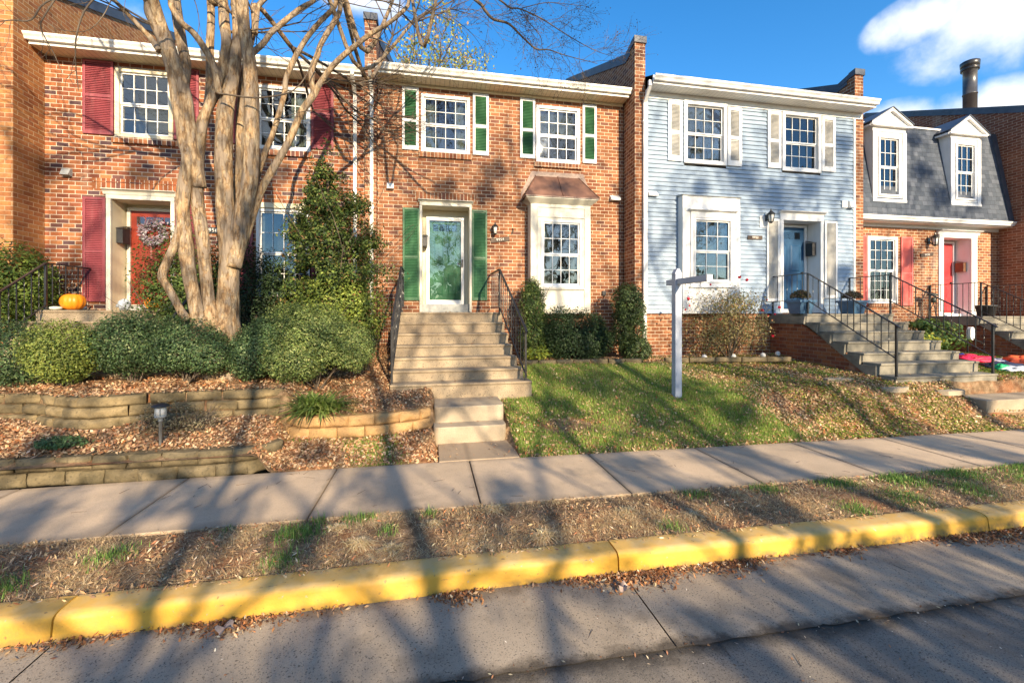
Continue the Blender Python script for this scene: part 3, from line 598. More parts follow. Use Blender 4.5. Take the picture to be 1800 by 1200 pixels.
# carve the door opening by rebuilding with it included
mb=MB(); wallh(mb,xa,xb,.2,7.0,Y1,[(a+.01,b-.01,c+.01,d-.01) for a,b,c,d in wr]+[(opn[0]-.02,opn[1]+.02,opn[2]-.2,opn[3]+.02)],.08)
h1.part('wall',mb,'brick1')
for i,r in enumerate(wr):
    wn_=window(h1,r,Y1,4,2,'white' if i else 'cream',.06 if i else .075,curt=[(0,.16),(.62,1)] if i==1 else [(0,.12)] if i else None)
    s=MB(); s.box(r[0]-.04,r[1]+.04,Y1-.05,Y1+.03,r[2]-.115,r[2]-.002); h1.part('sill',s,'row1',wn_)
z=at(147,103,Y1)[1]; zb_=at(147,235,Y1)[1]
for (a,b) in ((at(147,0,Y1)[0],wr[0][0]-.02),(wr[0][1]+.02,wr[0][1]+.46),(wr[1][0]-.50,wr[1][0]-.06),(wr[1][1]+.02,wr[1][1]+.46)):
    shutter(h1,(a,b,zb_,min(z,6.82)),Y1,'burg',None,True,.52,.045)
dz0,dz1=at(147,530,Y1)[1],at(147,346,Y1)[1]
xo0=at(188,0,Y1)[0]; xo1=at(308,0,Y1)[0]
shutter(h1,(at(147,0,Y1)[0],xo0-.01,dz0,dz1),Y1,'burg',None,True,.48,.045)
shutter(h1,(xo1+.01,xo1+.44,dz0,dz1),Y1,'burg',None,True,.48,.045)
shutter(h1,(wr[2][0]-.50,wr[2][0]-.06,wr[2][2],wr[2][3]),Y1,'burg',None,True,.48,.045); shutter(h1,(wr[2][1]+.03,wr[2][1]+.46,wr[2][2],wr[2][3]),Y1,'burg',None,True,.48,.045)
mb=MB(); mb.box(wr[2][0]-.06,wr[2][1]+.06,Y1-.07,Y1-.001,wr[2][3]+.005,wr[2][3]+.11); h1.part('window_header',mb,'cream',bevel=.006)
zt_=at(188,333,Y1)[1]
surround(h1,xo0,xo1,opn[0],opn[1],1.99,zt_,opn[3],Y1,.44,'creamlt','cream')
mb=MB(); mb.box(xo0-.25,xo1+.25,Y1-.003,Y1+.02,zt_+.005,zt_+.215); h1.part('lintel',mb,'row1')
door(h1,opn[0]+.085,opn[1]-.06,2.10,at(262,372,Y1+.42)[1],Y1+.40,'redorange',True)
mb=MB(); mb.box(opn[0],opn[1],Y1+.30,Y1+.43,1.99,2.085); h1.part('threshold',mb,'greyconc')
mailbox(h1,opn[0],Y1+.12,Y1+.34,at(210,428,Y1+.2)[1],at(210,398,Y1+.2)[1])
px_,pz_=at(370,405,Y1); plaque(h1,px_+.03,pz_,Y1,.42,.125,'9956',0,'dark')
vx,vz=at(120,305,Y1); mb=MB(); mb.prism([(Y1,vz-.06),(Y1-.11,vz-.05),(Y1-.05,vz+.08),(Y1,vz+.08)],'x',vx-.07,vx+.07); h1.part('vent_hood',mb,'greyconc')
for z_ in (at(82,314,Y1)[1],): 
    mb=MB(); mb.box(xa,xb,Y1-.012,Y1-.001,z_-.012,z_+.004); h1.part('ledge',mb,'brick1')
gutterrun(h1,xa+.02,xb,Y1,7.0,6.84); roof(h1,xa,xb,Y1,7.0)
downspout(h1,at(625,0,Y1)[0],Y1,6.95,1.3,'gutterw',Y1-.40)
# ---------------------------------------------------------------- house 0 (far left, orange brick, mostly outside the frame)
h0=Thing('brick_townhouse','orange brick townhouse at far left edge standing forward of the next wall','house',(-9,8.98,0))
mb=MB(); mb.box(-12.6,-7.19,8.98,10.5,-.5,7.6); h0.part('wall',mb,'brick0')
parapet(h0,-7.44,-7.18,8.975,.2,8.15,'brick0')
mb=MB(); mb.face([(-12.6,10.5,7.0),(-7.45,10.5,7.0),(-7.45,14,8.9),(-12.6,14,8.9)]); h0.part('roof',mb,'shingle')
# ---------------------------------------------------------------- house 2 (centre, salmon brick, green shutters)
Y2=9.6; h2=Thing('brick_townhouse','salmon brick townhouse with green shutters, green front door and copper roofed bay window','house',(1.6,Y2,0))
xa,xb=-1.13,4.56
wr=[rect(740,165,267,826,Y2),rect(942,185,285,1019,Y2)]
opn=(at(742,0,Y2)[0],at(825,0,Y2)[0],1.97,at(742,361,Y2)[1])
bayr=rect(933,357,551,1038,9.30)
mb=MB(); wallh(mb,xa,xb,.2,7.1,Y2,[(a+.01,b-.01,c+.01,d-.01) for a,b,c,d in wr]+[(opn[0]-.02,opn[1]+.02,1.75,opn[3]+.02),(bayr[0]+.1,bayr[1]-.1,bayr[2]+.15,bayr[3]-.1)],.08)
h2.part('wall',mb,'brick2')
for i,r in enumerate(wr):
    wn_=window(h2,r,Y2,4,2,'white',.07,curt=None if i else [(0,.3),(.7,1)],blind=.5 if i else None)
    s=MB(); s.box(r[0]-.04,r[1]+.04,Y2-.05,Y2+.03,r[2]-.115,r[2]-.002); h2.part('sill',s,'row2',wn_)
for (a,b,t,bt) in ((707,736,151,263),(831,859,163.6,272.7),(914,940.5,172.6,278),(1023.5,1048,184,287)):
    r=rect(a,t,bt,b,Y2); shutter(h2,(r[0],r[1],r[2],min(r[3],6.88)),Y2,'white','green',True,.47,.055,label='white framed shutter with green louvres')
for (a,b,t,bt) in ((708,737.5,365,528),(829.5,856,369,528)): shutter(h2,rect(a,t,bt,b,Y2),Y2,'green',None,True,.47,.04)
surround(h2,at(737.5,0,Y2)[0],at(829,0,Y2)[0],opn[0],opn[1],1.97,at(738,351,Y2)[1],opn[3],Y2,.46,'creamlt','cream',.05,.05)
zl=at(738,351,Y2)[1]; mb=MB(); mb.box(opn[0]-.15,opn[1]+.15,Y2-.004,Y2+.02,zl+.004,zl+.17); h2.part('lintel',mb,'row2')
YD=Y2+.44; dx0,dx1=at(750,0,YD)[0],at(815,0,YD)[0]
zd0=at(782,535,YD)[1]; zd1=at(782,383,YD)[1]
door(h2,dx0+.06,dx1-.06,zd0,zd1-.04,YD-.02,'greendoor',True)
mb=MB(); frame(mb,dx0-.01,dx1+.01,zd0,zd1,YD-.075,YD-.045,.075,.085,.10); sdoor=h2.part('storm_door',mb,'vinyl',bevel=.004,label='white framed storm door')
mb=MB(); mb.box(dx0+.06,dx1-.06,YD-.062,YD-.058,zd0+.09,zd1-.08); h2.part('pane',mb,'glass2',sdoor)
mb=MB(); mb.box(dx1-.055,dx1-.025,YD-.10,YD-.076,zd0+.86,zd0+1.04); mb.bar((dx1-.04,YD-.12,zd0+.93),(dx1-.13,YD-.12,zd0+.93),.008); h2.part('handle',mb,'blackm',sdoor)
mb=MB(); mb.box(opn[0],opn[1],Y2+.08,YD,1.955,zd0-.001); h2.part('threshold',mb,'greyconc')
mb=MB(); frame(mb,opn[0]+.001,opn[1]-.001,zd0,opn[3]-.001,YD-.03,YD+.01,max(.03,dx0-opn[0]-.012),opn[3]-zd1-.001,.001); h2.part('door_frame',mb,'cream')
mailbox(h2,opn[0],Y2+.14,Y2+.34,at(745,433,Y2+.2)[1],at(745,413,Y2+.2)[1])
lx,lz=at(869,404,Y2); walllamp(h2,lx,lz,Y2,.95)
px_,pz_=at(879,421.5,Y2); plaque(h2,px_,pz_,Y2,.43,.10,'9954',R(8))
vx,vz=at(1080,349,Y2); mb=MB(); mb.prism([(Y2,vz-.06),(Y2-.10,vz-.06),(Y2-.09,vz+.0),(Y2,vz+.07)],'x',vx-.12,vx+.12); h2.part('vent_hood',mb,'white')
vx,vz=at(686.5,328,Y2); mb=MB(); mb.prism([(Y2,vz-.07),(Y2-.09,vz-.06),(Y2-.07,vz+.05),(Y2,vz+.08)],'x',vx-.07,vx+.07); h2.part('vent_hood',mb,'gutterw')
vx,vz=at(1061,515,Y2); mb=MB(); mb.box(vx-.045,vx+.045,Y2-.05,Y2-.002,vz-.05,vz+.05); mb.tube([(vx,Y2-.03,vz-.05),(vx+.01,Y2-.035,vz-.09)],.008,6); h2.part('outlet_box',mb,'dark')
vx,vz=at(901,406,Y2); mb=MB(); mb.tube([(vx,Y2-.005,vz+.06),(vx+.01,Y2-.04,vz+.02),(vx-.005,Y2-.03,vz-.05)],.010,6); mb.box(vx-.03,vx+.0,Y2-.02,Y2-.002,vz-.08,vz-.02); h2.part('plaque_bracket',mb,'plaque')
# bay
x0,x1,z0,z1=bayr; YB=9.30; wrect=rect(951,386,505,1022,YB)
mb=MB(); wallh(mb,x0,x1,z0,z1,YB,[(wrect[0]+.01,wrect[1]-.01,wrect[2]+.01,wrect[3]-.01)],.06)
mb.box(x0,x0+.02,YB+.001,Y2,z0,z1); mb.box(x1-.02,x1,YB+.001,Y2,z0,z1); mb.box(x0+.02,x1-.02,YB+.06,Y2,z0,z0+.02)
bay=h2.part('bay_window',mb,'creamlt')
mb=MB(); frame(mb,wrect[0]-.09,wrect[1]+.09,wrect[2]-.06,z1-.06,YB-.018,YB-.001,.02); mb.box(wrect[0]-.07,wrect[1]+.07,YB-.02,YB-.001,wrect[3]+.06,wrect[3]+.075); mb.box(wrect[0]-.07,wrect[1]+.07,YB-.05,YB-.0,wrect[2]-.04,wrect[2]-.005); mb.box(wrect[0]-.09,wrect[0]-.07,YB-.018,YB-.001,z0+.1,wrect[2]-.061); mb.box(wrect[1]+.07,wrect[1]+.09,YB-.018,YB-.001,z0+.1,wrect[2]-.061)
h2.part('panel_moulding',mb,'creamlt',bay)
wn_=window(h2,wrect,YB,4,2,'white',.05,proud=.02,curt=[(0,.22),(.8,1)])
cr=rect(925,344,357,1048,9.17); mb=MB(); zc0=at(985,357,YB)[1]; zc1=at(925,344.5,9.17)[1]
mb.prism([(x0-.0,z1-.005),(x0-.13,z1+.10),(x0-.13,zc1),(x1+.13,zc1),(x1+.13,z1+.10),(x1,z1-.005)],'y',YB+.02,Y2)
mb.raw([(x0,YB-.001,z1-.005),(x1,YB-.001,z1-.005),(x1+.13,YB-.14,z1+.10),(x0-.13,YB-.14,z1+.10),(x0-.13,YB-.14,zc1),(x1+.13,YB-.14,zc1),(x1+.13,Y2,zc1),(x0-.13,Y2,zc1),(x0-.13,Y2,z1+.1),(x1+.13,Y2,z1+.1),(x0,Y2,z1),(x1,Y2,z1)],[(0,1,2,3),(3,2,5,4),(4,5,6,7),(3,4,7,8),(5,2,9,6),(0,3,8,10),(2,1,11,9)])
h2.part('cornice',mb,'creamlt',bay)
zr=at(960,310,Y2)[1]; yv=YB-.16; mb=MB(); a,b=x0-.15,x1+.15; zz=zc1+.004; ins=.34
mb.raw([(a,yv,zz),(b,yv,zz),(b,Y2-.002,zz),(a,Y2-.002,zz),(a+ins,Y2-.01,zr),(b-ins,Y2-.01,zr),(a,yv,zz+.02),(b,yv,zz+.02),(b,Y2-.002,zz+.02),(a,Y2-.002,zz+.02)],[(6,7,5,4),(7,8,5),(9,6,4),(0,1,7,6),(1,2,8,7),(3,0,6,9)])
xm=(a+b)/2; mb.bar((xm+.01,yv,zz+.03),(xm+.01,Y2-.01,zr+.01),.008,.012); mb.bar((a,yv,zz+.03),(a+ins,Y2-.01,zr),.01,.012); mb.bar((b,yv,zz+.03),(b-ins,Y2-.01,zr),.01,.012); mb.bar((a+ins,Y2-.012,zr),(b-ins,Y2-.012,zr),.012)
h2.part('bay_roof',mb,'copper',bay)
mb=MB(); mb.prism([(a-.02,zz+.06),(a+.0,zz+.22),(a+ins-.1,zr+.10),(b-ins+.12,zr+.10),(b-.02,zz+.22),(b-.0,zz+.10),(b-ins,zr+.0),(a+ins,zr+.0)],'y',Y2-.008,Y2+.01); h2.part('flashing_border',mb,'stucco',bay)
gutterrun(h2,xa,xb-.02,Y2,7.13,6.90); roof(h2,xa,xb,Y2,7.13)
downspout(h2,at(654,0,Y2)[0],Y2,7.08,1.32,'gutterw',Y2-.40)
mb=MB(); x_=at(656,0,Y2)[0]; mb.tube([(x_,Y2-.06,1.52),(x_+.02,Y2-.08,1.25)],.055,10); h2.part('drain_pipe',mb,'dark')
mb=MB(); 
parapet(h2,-1.38,-1.14,9.02+.5,.2,8.18,'brick2')
# ---------------------------------------------------------------- house 3 (pale blue siding)
Y3=9.05; h3=Thing('siding_townhouse','pale blue clapboard townhouse with white shutters and dark blue front door','house',(7.7,Y3,0))
xa,xb=4.84,10.62; zs=ZC-.01
wr=[rect(1201,177,287,1276,Y3),rect(1373,196,300.5,1441,Y3)]
opn=(at(1376,0,Y3)[0],at(1441,0,Y3)[0],1.97,at(1376,387,Y3)[1])
YB3=8.84; bx=(at(1191,0,Y3)[0],at(1301,0,YB3)[0],at(1200,551,YB3)[1],at(1200,343,YB3)[1])
mb=MB(); mb.box(xa,xb,Y3+.015,Y3+.2,.2,zs); h3.part('foundation',mb,'brick2')
mb=MB(); hl=[(a+.01,b-.01,c+.01,d-.01) for a,b,c,d in wr]+[(opn[0]-.02,opn[1]+.02,1.9,opn[3]+.02),(bx[0]+.08,bx[1]-.08,bx[2]+.1,bx[3]-.08)]
z=zs; lap=.1015
while z<6.98:
    zt=min(z+lap,7.0); cuts=[h for h in hl if h[2]<zt-.01 and h[3]>z+.01]; xs=xa; segs=[]
    for h in sorted(cuts): segs.append((xs,h[0])); xs=h[1]
    segs.append((xs,xb))
    for a,b in segs:
        if b-a>.01: mb.raw([(a,Y3-.024,z),(b,Y3-.024,z),(b,Y3-.001,zt+.004),(a,Y3-.001,zt+.004),(a,Y3+.01,z+.004),(b,Y3+.01,z+.004)],[(0,1,2,3),(4,5,1,0)])
    z+=lap
for h in hl: 
    a,b,c,e=h; D=Y3+.07; mb.face([(a,Y3,c),(a,D,c),(a,D,e),(a,Y3,e)]); mb.face([(b,Y3,c),(b,Y3,e),(b,D,e),(b,D,c)]); mb.face([(a,Y3,e),(a,D,e),(b,D,e),(b,Y3,e)]); mb.face([(a,Y3,c),(b,Y3,c),(b,D,c),(a,D,c)])
h3.part('siding',mb,'siding')
for a_,b_ in ((xa,xa+.05),(xb-.06,xb)):
    mb=MB(); mb.box(a_,b_,Y3-.03,Y3+.02,zs,6.88); h3.part('corner_board',mb,'white',bevel=.003)
for i,r in enumerate(wr): window(h3,r,Y3,4,2,'white',.085,blind=.98 if i==0 else .45,proud=.05)
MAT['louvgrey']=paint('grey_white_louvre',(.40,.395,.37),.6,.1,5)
for (a,b,t,bt) in ((1173,1198,178,283),(1277.5,1302,189,292),(1347.5,1371,195.5,295.5),(1442.5,1466,205,302)):
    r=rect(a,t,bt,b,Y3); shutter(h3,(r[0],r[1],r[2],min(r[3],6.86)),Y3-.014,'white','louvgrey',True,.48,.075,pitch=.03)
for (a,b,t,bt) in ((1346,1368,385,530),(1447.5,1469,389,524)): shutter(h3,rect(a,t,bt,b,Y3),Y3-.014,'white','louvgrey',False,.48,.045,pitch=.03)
surround(h3,at(1370,0,Y3)[0],at(1446,0,Y3)[0],opn[0],opn[1],1.955,at(1370,371,Y3)[1],opn[3],Y3,.40,'white','white',.06,.05)
door(h3,opn[0]+.06,opn[0]+.98,2.03,at(1395,400,Y3+.36)[1],Y3+.36,'bluedoor',True,fr='white')
mb=MB(); mb.box(opn[0],opn[1],Y3+.25,Y3+.40,1.955,2.045); h3.part('threshold',mb,'white')
mailbox(h3,opn[1],Y3+.10,Y3+.30,at(1430,450,Y3+.2)[1],at(1430,425,Y3+.2)[1],-1)
lx,lz=at(1346,383,Y3); mb=MB(); mb.box(lx-.18,lx+.0,Y3-.025,Y3-.015,lz-.24,lz+.04); h3.part('mounting_plate',mb,'white'); walllamp(h3,lx,lz,Y3-.015,1.15)
px_,pz_=at(1325.5,418,Y3); plaque(h3,px_,pz_,Y3-.015,.40,.095,'9952',R(1))
vx,vz=at(1146,342,Y3); mb=MB(); mb.prism([(Y3,vz-.05),(Y3-.10,vz-.05),(Y3-.09,vz+.0),(Y3-.01,vz+.07)],'x',vx-.11,vx+.11); h3.part('vent_hood',mb,'white')
vx,vz=at(1487,360,Y3); mb=MB(); mb.box(vx-.16,vx+.0,Y3-.05,Y3-.015,vz-.09,vz+.09); mb.prism([(Y3,vz-.09),(Y3-.13,vz-.09),(Y3-.10,vz+.06),(Y3,vz+.08)],'x',vx+.01,vx+.17); h3.part('vent_hood',mb,'white',bevel=.01)
x0,x1,z0,z1=bx; wrect=rect(1219,383,497,1286,YB3)
mb=MB(); wallh(mb,x0,x1,z0,z1,YB3,[(wrect[0]+.01,wrect[1]-.01,wrect[2]+.01,wrect[3]-.01)],.06)
mb.box(x0,x0+.02,YB3+.001,Y3-.002,z0,z1); mb.box(x1-.02,x1,YB3+.001,Y3-.002,z0,z1); mb.box(x0+.02,x1-.02,YB3+.06,Y3+.02,z0,z0+.02)
bay=h3.part('bay_window',mb,'white')
mb=MB(); mb.prism([(YB3-.03,z1+.001),(YB3-.03,z1+.015),(Y3-.002,z1+.06),(Y3-.002,z1+.001)],'x',x0-.02,x1+.02); h3.part('bay_roof',mb,'greyconc',bay)
mb=MB(); a,b,c,e=wrect; frame(mb,a-.08,b+.08,c-.08,e+.15,YB3-.022,YB3-.001,.075,.14,.075); mb.box(a-.14,b+.14,YB3-.09,YB3-.0,e+.17,e+.20); mb.box(a-.11,b+.11,YB3-.05,YB3-.0,e+.1505,e+.1695); mb.box(a-.11,b+.11,YB3-.05,YB3-.0,c-.105,c-.0805); h3.part('window_casing',mb,'white',bay,.004)
window(h3,wrect,YB3,3,2,'white',.045,blind=.97,proud=.03)
gutterrun(h3,xa+.0,10.84,Y3,7.20,6.88,'white','soffitw','white',gl=.0,gr=.02); roof(h3,xa,xb,Y3,7.2)
downspout(h3,at(1131,0,Y3)[0],Y3,7.12,1.05,'white',Y3-.30)
parapet(h3,4.58,4.835,9.04,.2,8.10,'brick2')
parapet(h3,10.625,10.88,9.045,.2,8.0,'brick2')
# ---------------------------------------------------------------- house 4 (mansard)
Y4=10.0; h4=Thing('brick_townhouse','tan brick townhouse under a grey slate mansard roof with two white pedimented dormers','house',(14,Y4,0))
xa,xb=10.885,16.965
wr=[rect(1524,415,533,1576.6,Y4)]; opn=(at(1657,0,Y4)[0],at(1706,0,Y4)[0],1.90,at(1657,414,Y4)[1])
mb=MB(); wallh(mb,xa,xb,.2,4.6,Y4,[(a+.01,b-.01,c+.01,d-.01) for a,b,c,d in wr]+[(opn[0]-.02,opn[1]+.02,1.7,opn[3]+.02)],.08); h4.part('wall',mb,'brick2')
wn_=window(h4,wr[0],Y4,4,3,'white',.08,curt=[(0,.12),(.6,1.0)]); s=MB(); s.box(wr[0][0]-.04,wr[0][1]+.04,Y4-.05,Y4+.03,wr[0][2]-.1,wr[0][2]-.002); h4.part('sill',s,'row2',wn_)
w0,w1=wr[0][0],wr[0][1]
for (a,b) in ((w0-.42,w0-.01),(w1+.12,w1+.54)): shutter(h4,(a,b,wr[0][2]-.06,wr[0][3]+.02),Y4,'shutred',None,True,.47,.05)
lx,lz=at(1632,423,Y4); walllamp(h4,lx,lz,Y4,1.3); px_,pz_=at(1628,448,Y4); plaque(h4,px_,pz_,Y4,.45,.10,'9950',R(6))
xo0,xo1=at(1649,0,Y4)[0],at(1716,0,Y4)[0]; zt_=at(1657,405,Y4)[1]
surround(h4,xo0,xo1,opn[0],opn[1],1.86,zt_,opn[3]-.06,Y4,.42,'white','white',.09,.12,True)
door(h4,opn[0]+.06,opn[0]+.95,1.93,at(1661,428,Y4+.38)[1],Y4+.38,'red',False,fr='white')
mb=MB(); mb.box(opn[0],opn[1],Y4+.2,Y4+.42,1.86,1.925); h4.part('threshold',mb,'white')
mailbox(h4,opn[1],Y4+.10,Y4+.32,at(1688,478,Y4+.2)[1],at(1688,460,Y4+.2)[1],-1,'bronze')
zg=at(1650,385,9.62)[1]+.02
yf=9.66; g=MB(); g.prism([(yf,zg-.115),(yf-.06,zg-.115),(yf-.075,zg-.07),(yf-.105,zg-.035),(yf-.11,zg),(yf-.10,zg),(yf-.055,zg-.105),(yf,zg-.105)],'x',xa,xb-.01); h4.part('gutter',g,'white')
r=MB(); r.box(xa,xb,yf+.001,Y4-.001,zg-.14,zg-.12); r.box(xa,xb,Y4-.03,Y4-.0015,zt_+.02,zg-.1405); h4.part('frieze',r,'white')
mz0=zg+.02; mz1=at(1620,229,10.1)[1]; my0,my1=9.64,10.06
mb=MB(); mb.raw([(xa,my0,mz0),(xb,my0,mz0),(xb,my1,mz1),(xa,my1,mz1),(xa,my0,mz0-.03),(xb,my0,mz0-.03)],[(0,1,2,3),(4,5,1,0)]); h4.part('mansard_roof',mb,'shingle')
mb=MB(); mb.face([(xa,my1,mz1),(xb,my1,mz1),(xb,my1+9,mz1+.3),(xa,my1+9,mz1+.3)]); h4.part('flat_roof',mb,'coping')
mb=MB(); mb.box(xa,xb-.2,my1-.03,my1+.02,mz1-.0,mz1+.05); h4.part('roof_edge_trim',mb,'white')
mb=MB(); mb.raw([(xb-.16,my0-.03,mz0),(xb-.002,my0-.03,mz0),(xb-.002,my1-.03,mz1+.06),(xb-.16,my1-.03,mz1+.06),(xb-.16,my0+.05,mz0),(xb-.002,my0+.05,mz0),(xb-.002,my1+.05,mz1+.06),(xb-.16,my1+.05,mz1+.06)],[(0,1,2,3),(0,3,7,4),(3,2,6,7),(1,5,6,2)])
mb.box(xb-.75,xb-.161,my1+.021,my1+.3,mz1+.02,mz1+.14); h4.part('rake_flashing',mb,'coping')
def dormer(pl,pr,ptop,pbot,papex,pped,wl,wr_,wt,lab,cu):
    YD_=9.72; x0,z1=at(pl,ptop,YD_); x1=at(pr,0,YD_)[0]; z0=at(pl,pbot,YD_)[1]; za=at((pl+pr)/2,papex,YD_-.06)[1]; zp=at(pl,pped,YD_-.06)[1]
    wl_=rect(wl,wt,pbot-6,wr_,YD_); mb=MB()
    ym=lambda z:my0+(my1-my0)*(z-mz0)/(mz1-mz0)
    wallh(mb,x0,x1,z0,zp,YD_,[(wl_[0]+.01,wl_[1]-.01,wl_[2]+.01,wl_[3]-.01)],.07)
    for xx in (x0,x1): mb.face([(xx,YD_,z0),(xx,YD_,zp),(xx,10.5,zp),(xx,ym(z0)+.04,z0)])
    d=h4.part('dormer',mb,'white',label=lab)
    mb=MB(); mb.box(x0-.015,x1+.015,YD_-.03,YD_-.001,z0-.06,z0+.02); mb.box(x0-.01,x0+.12,YD_-.02,YD_-.001,z0+.021,wl_[3]+.12); mb.box(x1-.12,x1+.01,YD_-.02,YD_-.001,z0+.021,wl_[3]+.12); mb.box(x0-.01,x1+.01,YD_-.021,YD_-.001,wl_[3]+.121,wl_[3]+.14); h4.part('casing',mb,'white',d,.004)
    mb=MB(); xm=(x0+x1)/2; e=.13; ya=YD_-.10
    mb.prism([(x0-e,zp),(x1+e,zp),(x1+e,zp+.05),(xm,za),(x0-e,zp+.05)],'y',YD_-.03,10.9)
    mb.prism([(x0-e,zp+.0),(x1+e,zp+.0),(x1+e-.03,zp+.045),(x0-e+.03,zp+.045)],'y',ya,YD_-.031)
    for s in (-1,1):
        xe=xm+s*(x1-x0+2*e)/2; mb.prism([(xe,zp+.046),(xe,zp+.10),(xm,za+.05),(xm,za-.03)],'y',ya,YD_-.031)
    h4.part('pediment',mb,'white',d)
    mb=MB()
    for s in (-1,1):
        xe=xm+s*((x1-x0)/2+e+.02); mb.raw([(xe,ya-.02,zp+.085),(xm,ya-.02,za+.055),(xm,11.4,za+.055),(xe,11.4,zp+.085),(xe,ya-.02,zp+.115),(xm,ya-.02,za+.085),(xm,11.4,za+.085),(xe,11.4,zp+.115)],[(0,1,2,3),(4,5,6,7),(0,1,5,4),(0,4,7,3)])
    h4.part('dormer_roof',mb,'coping',d)
    window(h4,wl_,YD_,3 if cu else 3,2,'white',.05,curt=[(0,.75)] if cu else [(.1,.8)],proud=.035)
dormer(1534,1592,222,350,193,220,1543,1581,239,'left dormer with a white pediment',True)
dormer(1671,1723,236,357,207,235,1679,1714,251,'right dormer with a white pediment',False)
# ---------------------------------------------------------------- house 5 (far right)
h5=Thing('brick_townhouse','dark brown brick townhouse at the right edge with a tall round flue on its roof','house',(18,9,0))
mb=MB(); mb.box(17.24,24,8.9,14,-.5,7.4); h5.part('wall',mb,'brick5'); parapet(h5,16.972,17.235,8.88,.2,7.95,'brick5')
mb=MB(); mb.face([(17.24,14,7.4),(24,14,7.4),(24,19,9.0),(17.24,19,9.0)]); h5.part('roof',mb,'shingle')
fx=at(1705,0,13)[0]; fzt=at(1706,118,13)[1]; mb=MB(); mb.lathe([(.205,-3.4),(.205,-1.1),(.22,-1.1),(.22,-1.06),(.205,-1.06),(.205,-.18),(.26,-.15)],(fx,13,fzt),24); fl=h5.part('flue',mb,'barkgrey'); MAT['flue']=paint('flue_steel',(.055,.055,.06),.35,.35,3,.6); fl.data.materials[0]=MAT['flue']
mb=MB(); mb.lathe([(.265,-.16),(.275,-.08),(.25,-.07),(.25,-.03),(.275,-.02),(.285,.17),(.24,.20)],(fx,13,fzt),24); fc=h5.part('flue_cap',mb,'blackm',fl)
# ---------------------------------------------------------------- steps
def stair(mb,xl,xr,ys,zs_,yb,zbot,nose=.02):
    """ys[k], zs_[k]: nosing of step k (0 = landing)"""
    n=len(ys)
    for k in range(n):
        y0=ys[k]; z1=zs_[k]; y1=ys[k-1]+.03 if k else yb
        xL=xl(k) if callable(xl) else xl; xR=xr(k) if callable(xr) else xr
        zb=zs_[k+1]-.02 if k+1<n else zbot
        mb.prism([(y0+nose*1.4,zb),(y0+nose,z1-.045),(y0,z1-.035),(y0,z1),(y1,z1-.0),(y1,zb)],'x',xL,xR)
zk=[1.965]; 
ys2=[8.47,8.20,7.93,7.66,7.39,7.11,6.83]; zs2=[ZC+.015,1.77,1.575,1.38,1.19,1.015,.835]
s2=Thing('front_steps','sunlit tan aggregate concrete steps leading up to the green front door','steps',(.4,7.6,0))
mb=MB(); stair(mb,-.62,lambda k:[1.42,1.42,1.44,1.47,1.50,1.56,1.64][k],ys2,zs2,9.58,.5); s2.part('flight',mb,'steps',bevel=.012)
mb=MB()
for k in range(1,6): mb.box([1.42,1.42,1.44,1.47,1.50,1.56][k]-.02,1.60+.01*k,ys2[k]+.06,ys2[k]+.33,.6,zs2[k]+.03-.012)
# low garden steps
def lowstep(cx,cy,w_,d,z0,z1,lab):
    mb=MB(); pts=[]
    for t in range(0,181,15): pass
    r=.09; poly=[]
    for (px,py,a0) in ((cx-w_/2+r,cy-d/2+r,180),(cx+w_/2-r,cy-d/2+r,270)):
        for k in range(0,91,18): poly.append((px+r*math.cos(R(a0+k)),py+r*math.sin(R(a0+k))))
    poly+=[(cx+w_/2,cy+d/2),(cx-w_/2,cy+d/2)]
    mb.prism(poly,'z',z0,z1); return solo('garden_step',lab,'step',mb,'stepslow',(cx,cy,z0),'low steps from the sidewalk to the centre flight',.015)
lowstep(.55,6.16,1.02,.42,.05,.375,'lower rounded concrete step nearest the sidewalk before the centre flight')
lowstep(.56,6.56,1.02,.70,.1,.60,'upper rounded concrete step just below the centre flight')
# ------------------------------------- stair 3
ys3=[8.01,7.69,7.38,7.07,6.76,6.45,6.17]; zs3=[ZC-.02,1.745,1.565,1.375,1.18,1.015,.81]
s3=Thing('front_steps','weathered grey concrete steps on brick base leading up to the blue front door','steps',(9.3,7,0))
mb=MB(); stair(mb,8.15,10.5,ys3,zs3,9.03,.45); s3.part('flight',mb,'steps3',bevel=.01)
mb=MB(); pl=[(9.03,zs3[0]+.0),(8.0,zs3[0]+.0)]
poly=[(9.03,1.70),(9.03,zs3[0]-.05),(8.05,zs3[0]-.05)]+[p for k in range(1,7) for p in ((ys3[k-1]+.05,zs3[k]-.05),(ys3[k]+.05,zs3[k]-.05))]+[(6.28,.5),(8.02,1.70)]
mb.prism(poly,'x',8.10,8.149); s3.part('stringer',mb,'steps3')
mb=MB(); mb.prism([(9.03,.4),(9.03,1.70),(8.02,1.70),(6.30,.55),(6.30,.4)],'x',8.125,8.1255); 
b_=MB(); b_.prism([(9.03,.4),(9.03,1.699),(8.02,1.699),(6.55,.72),(6.55,.4)],'x',8.128,8.148); s3.part('brick_base',b_,'brickbase')
mb=MB(); mb.box(9.3,11.6,5.62,6.12,-.1,.46); solo('walkway_landing','flat concrete landing slab on the bank below the grey front steps','slab',mb,'stepslow',(10.4,5.9,0),None,.012)
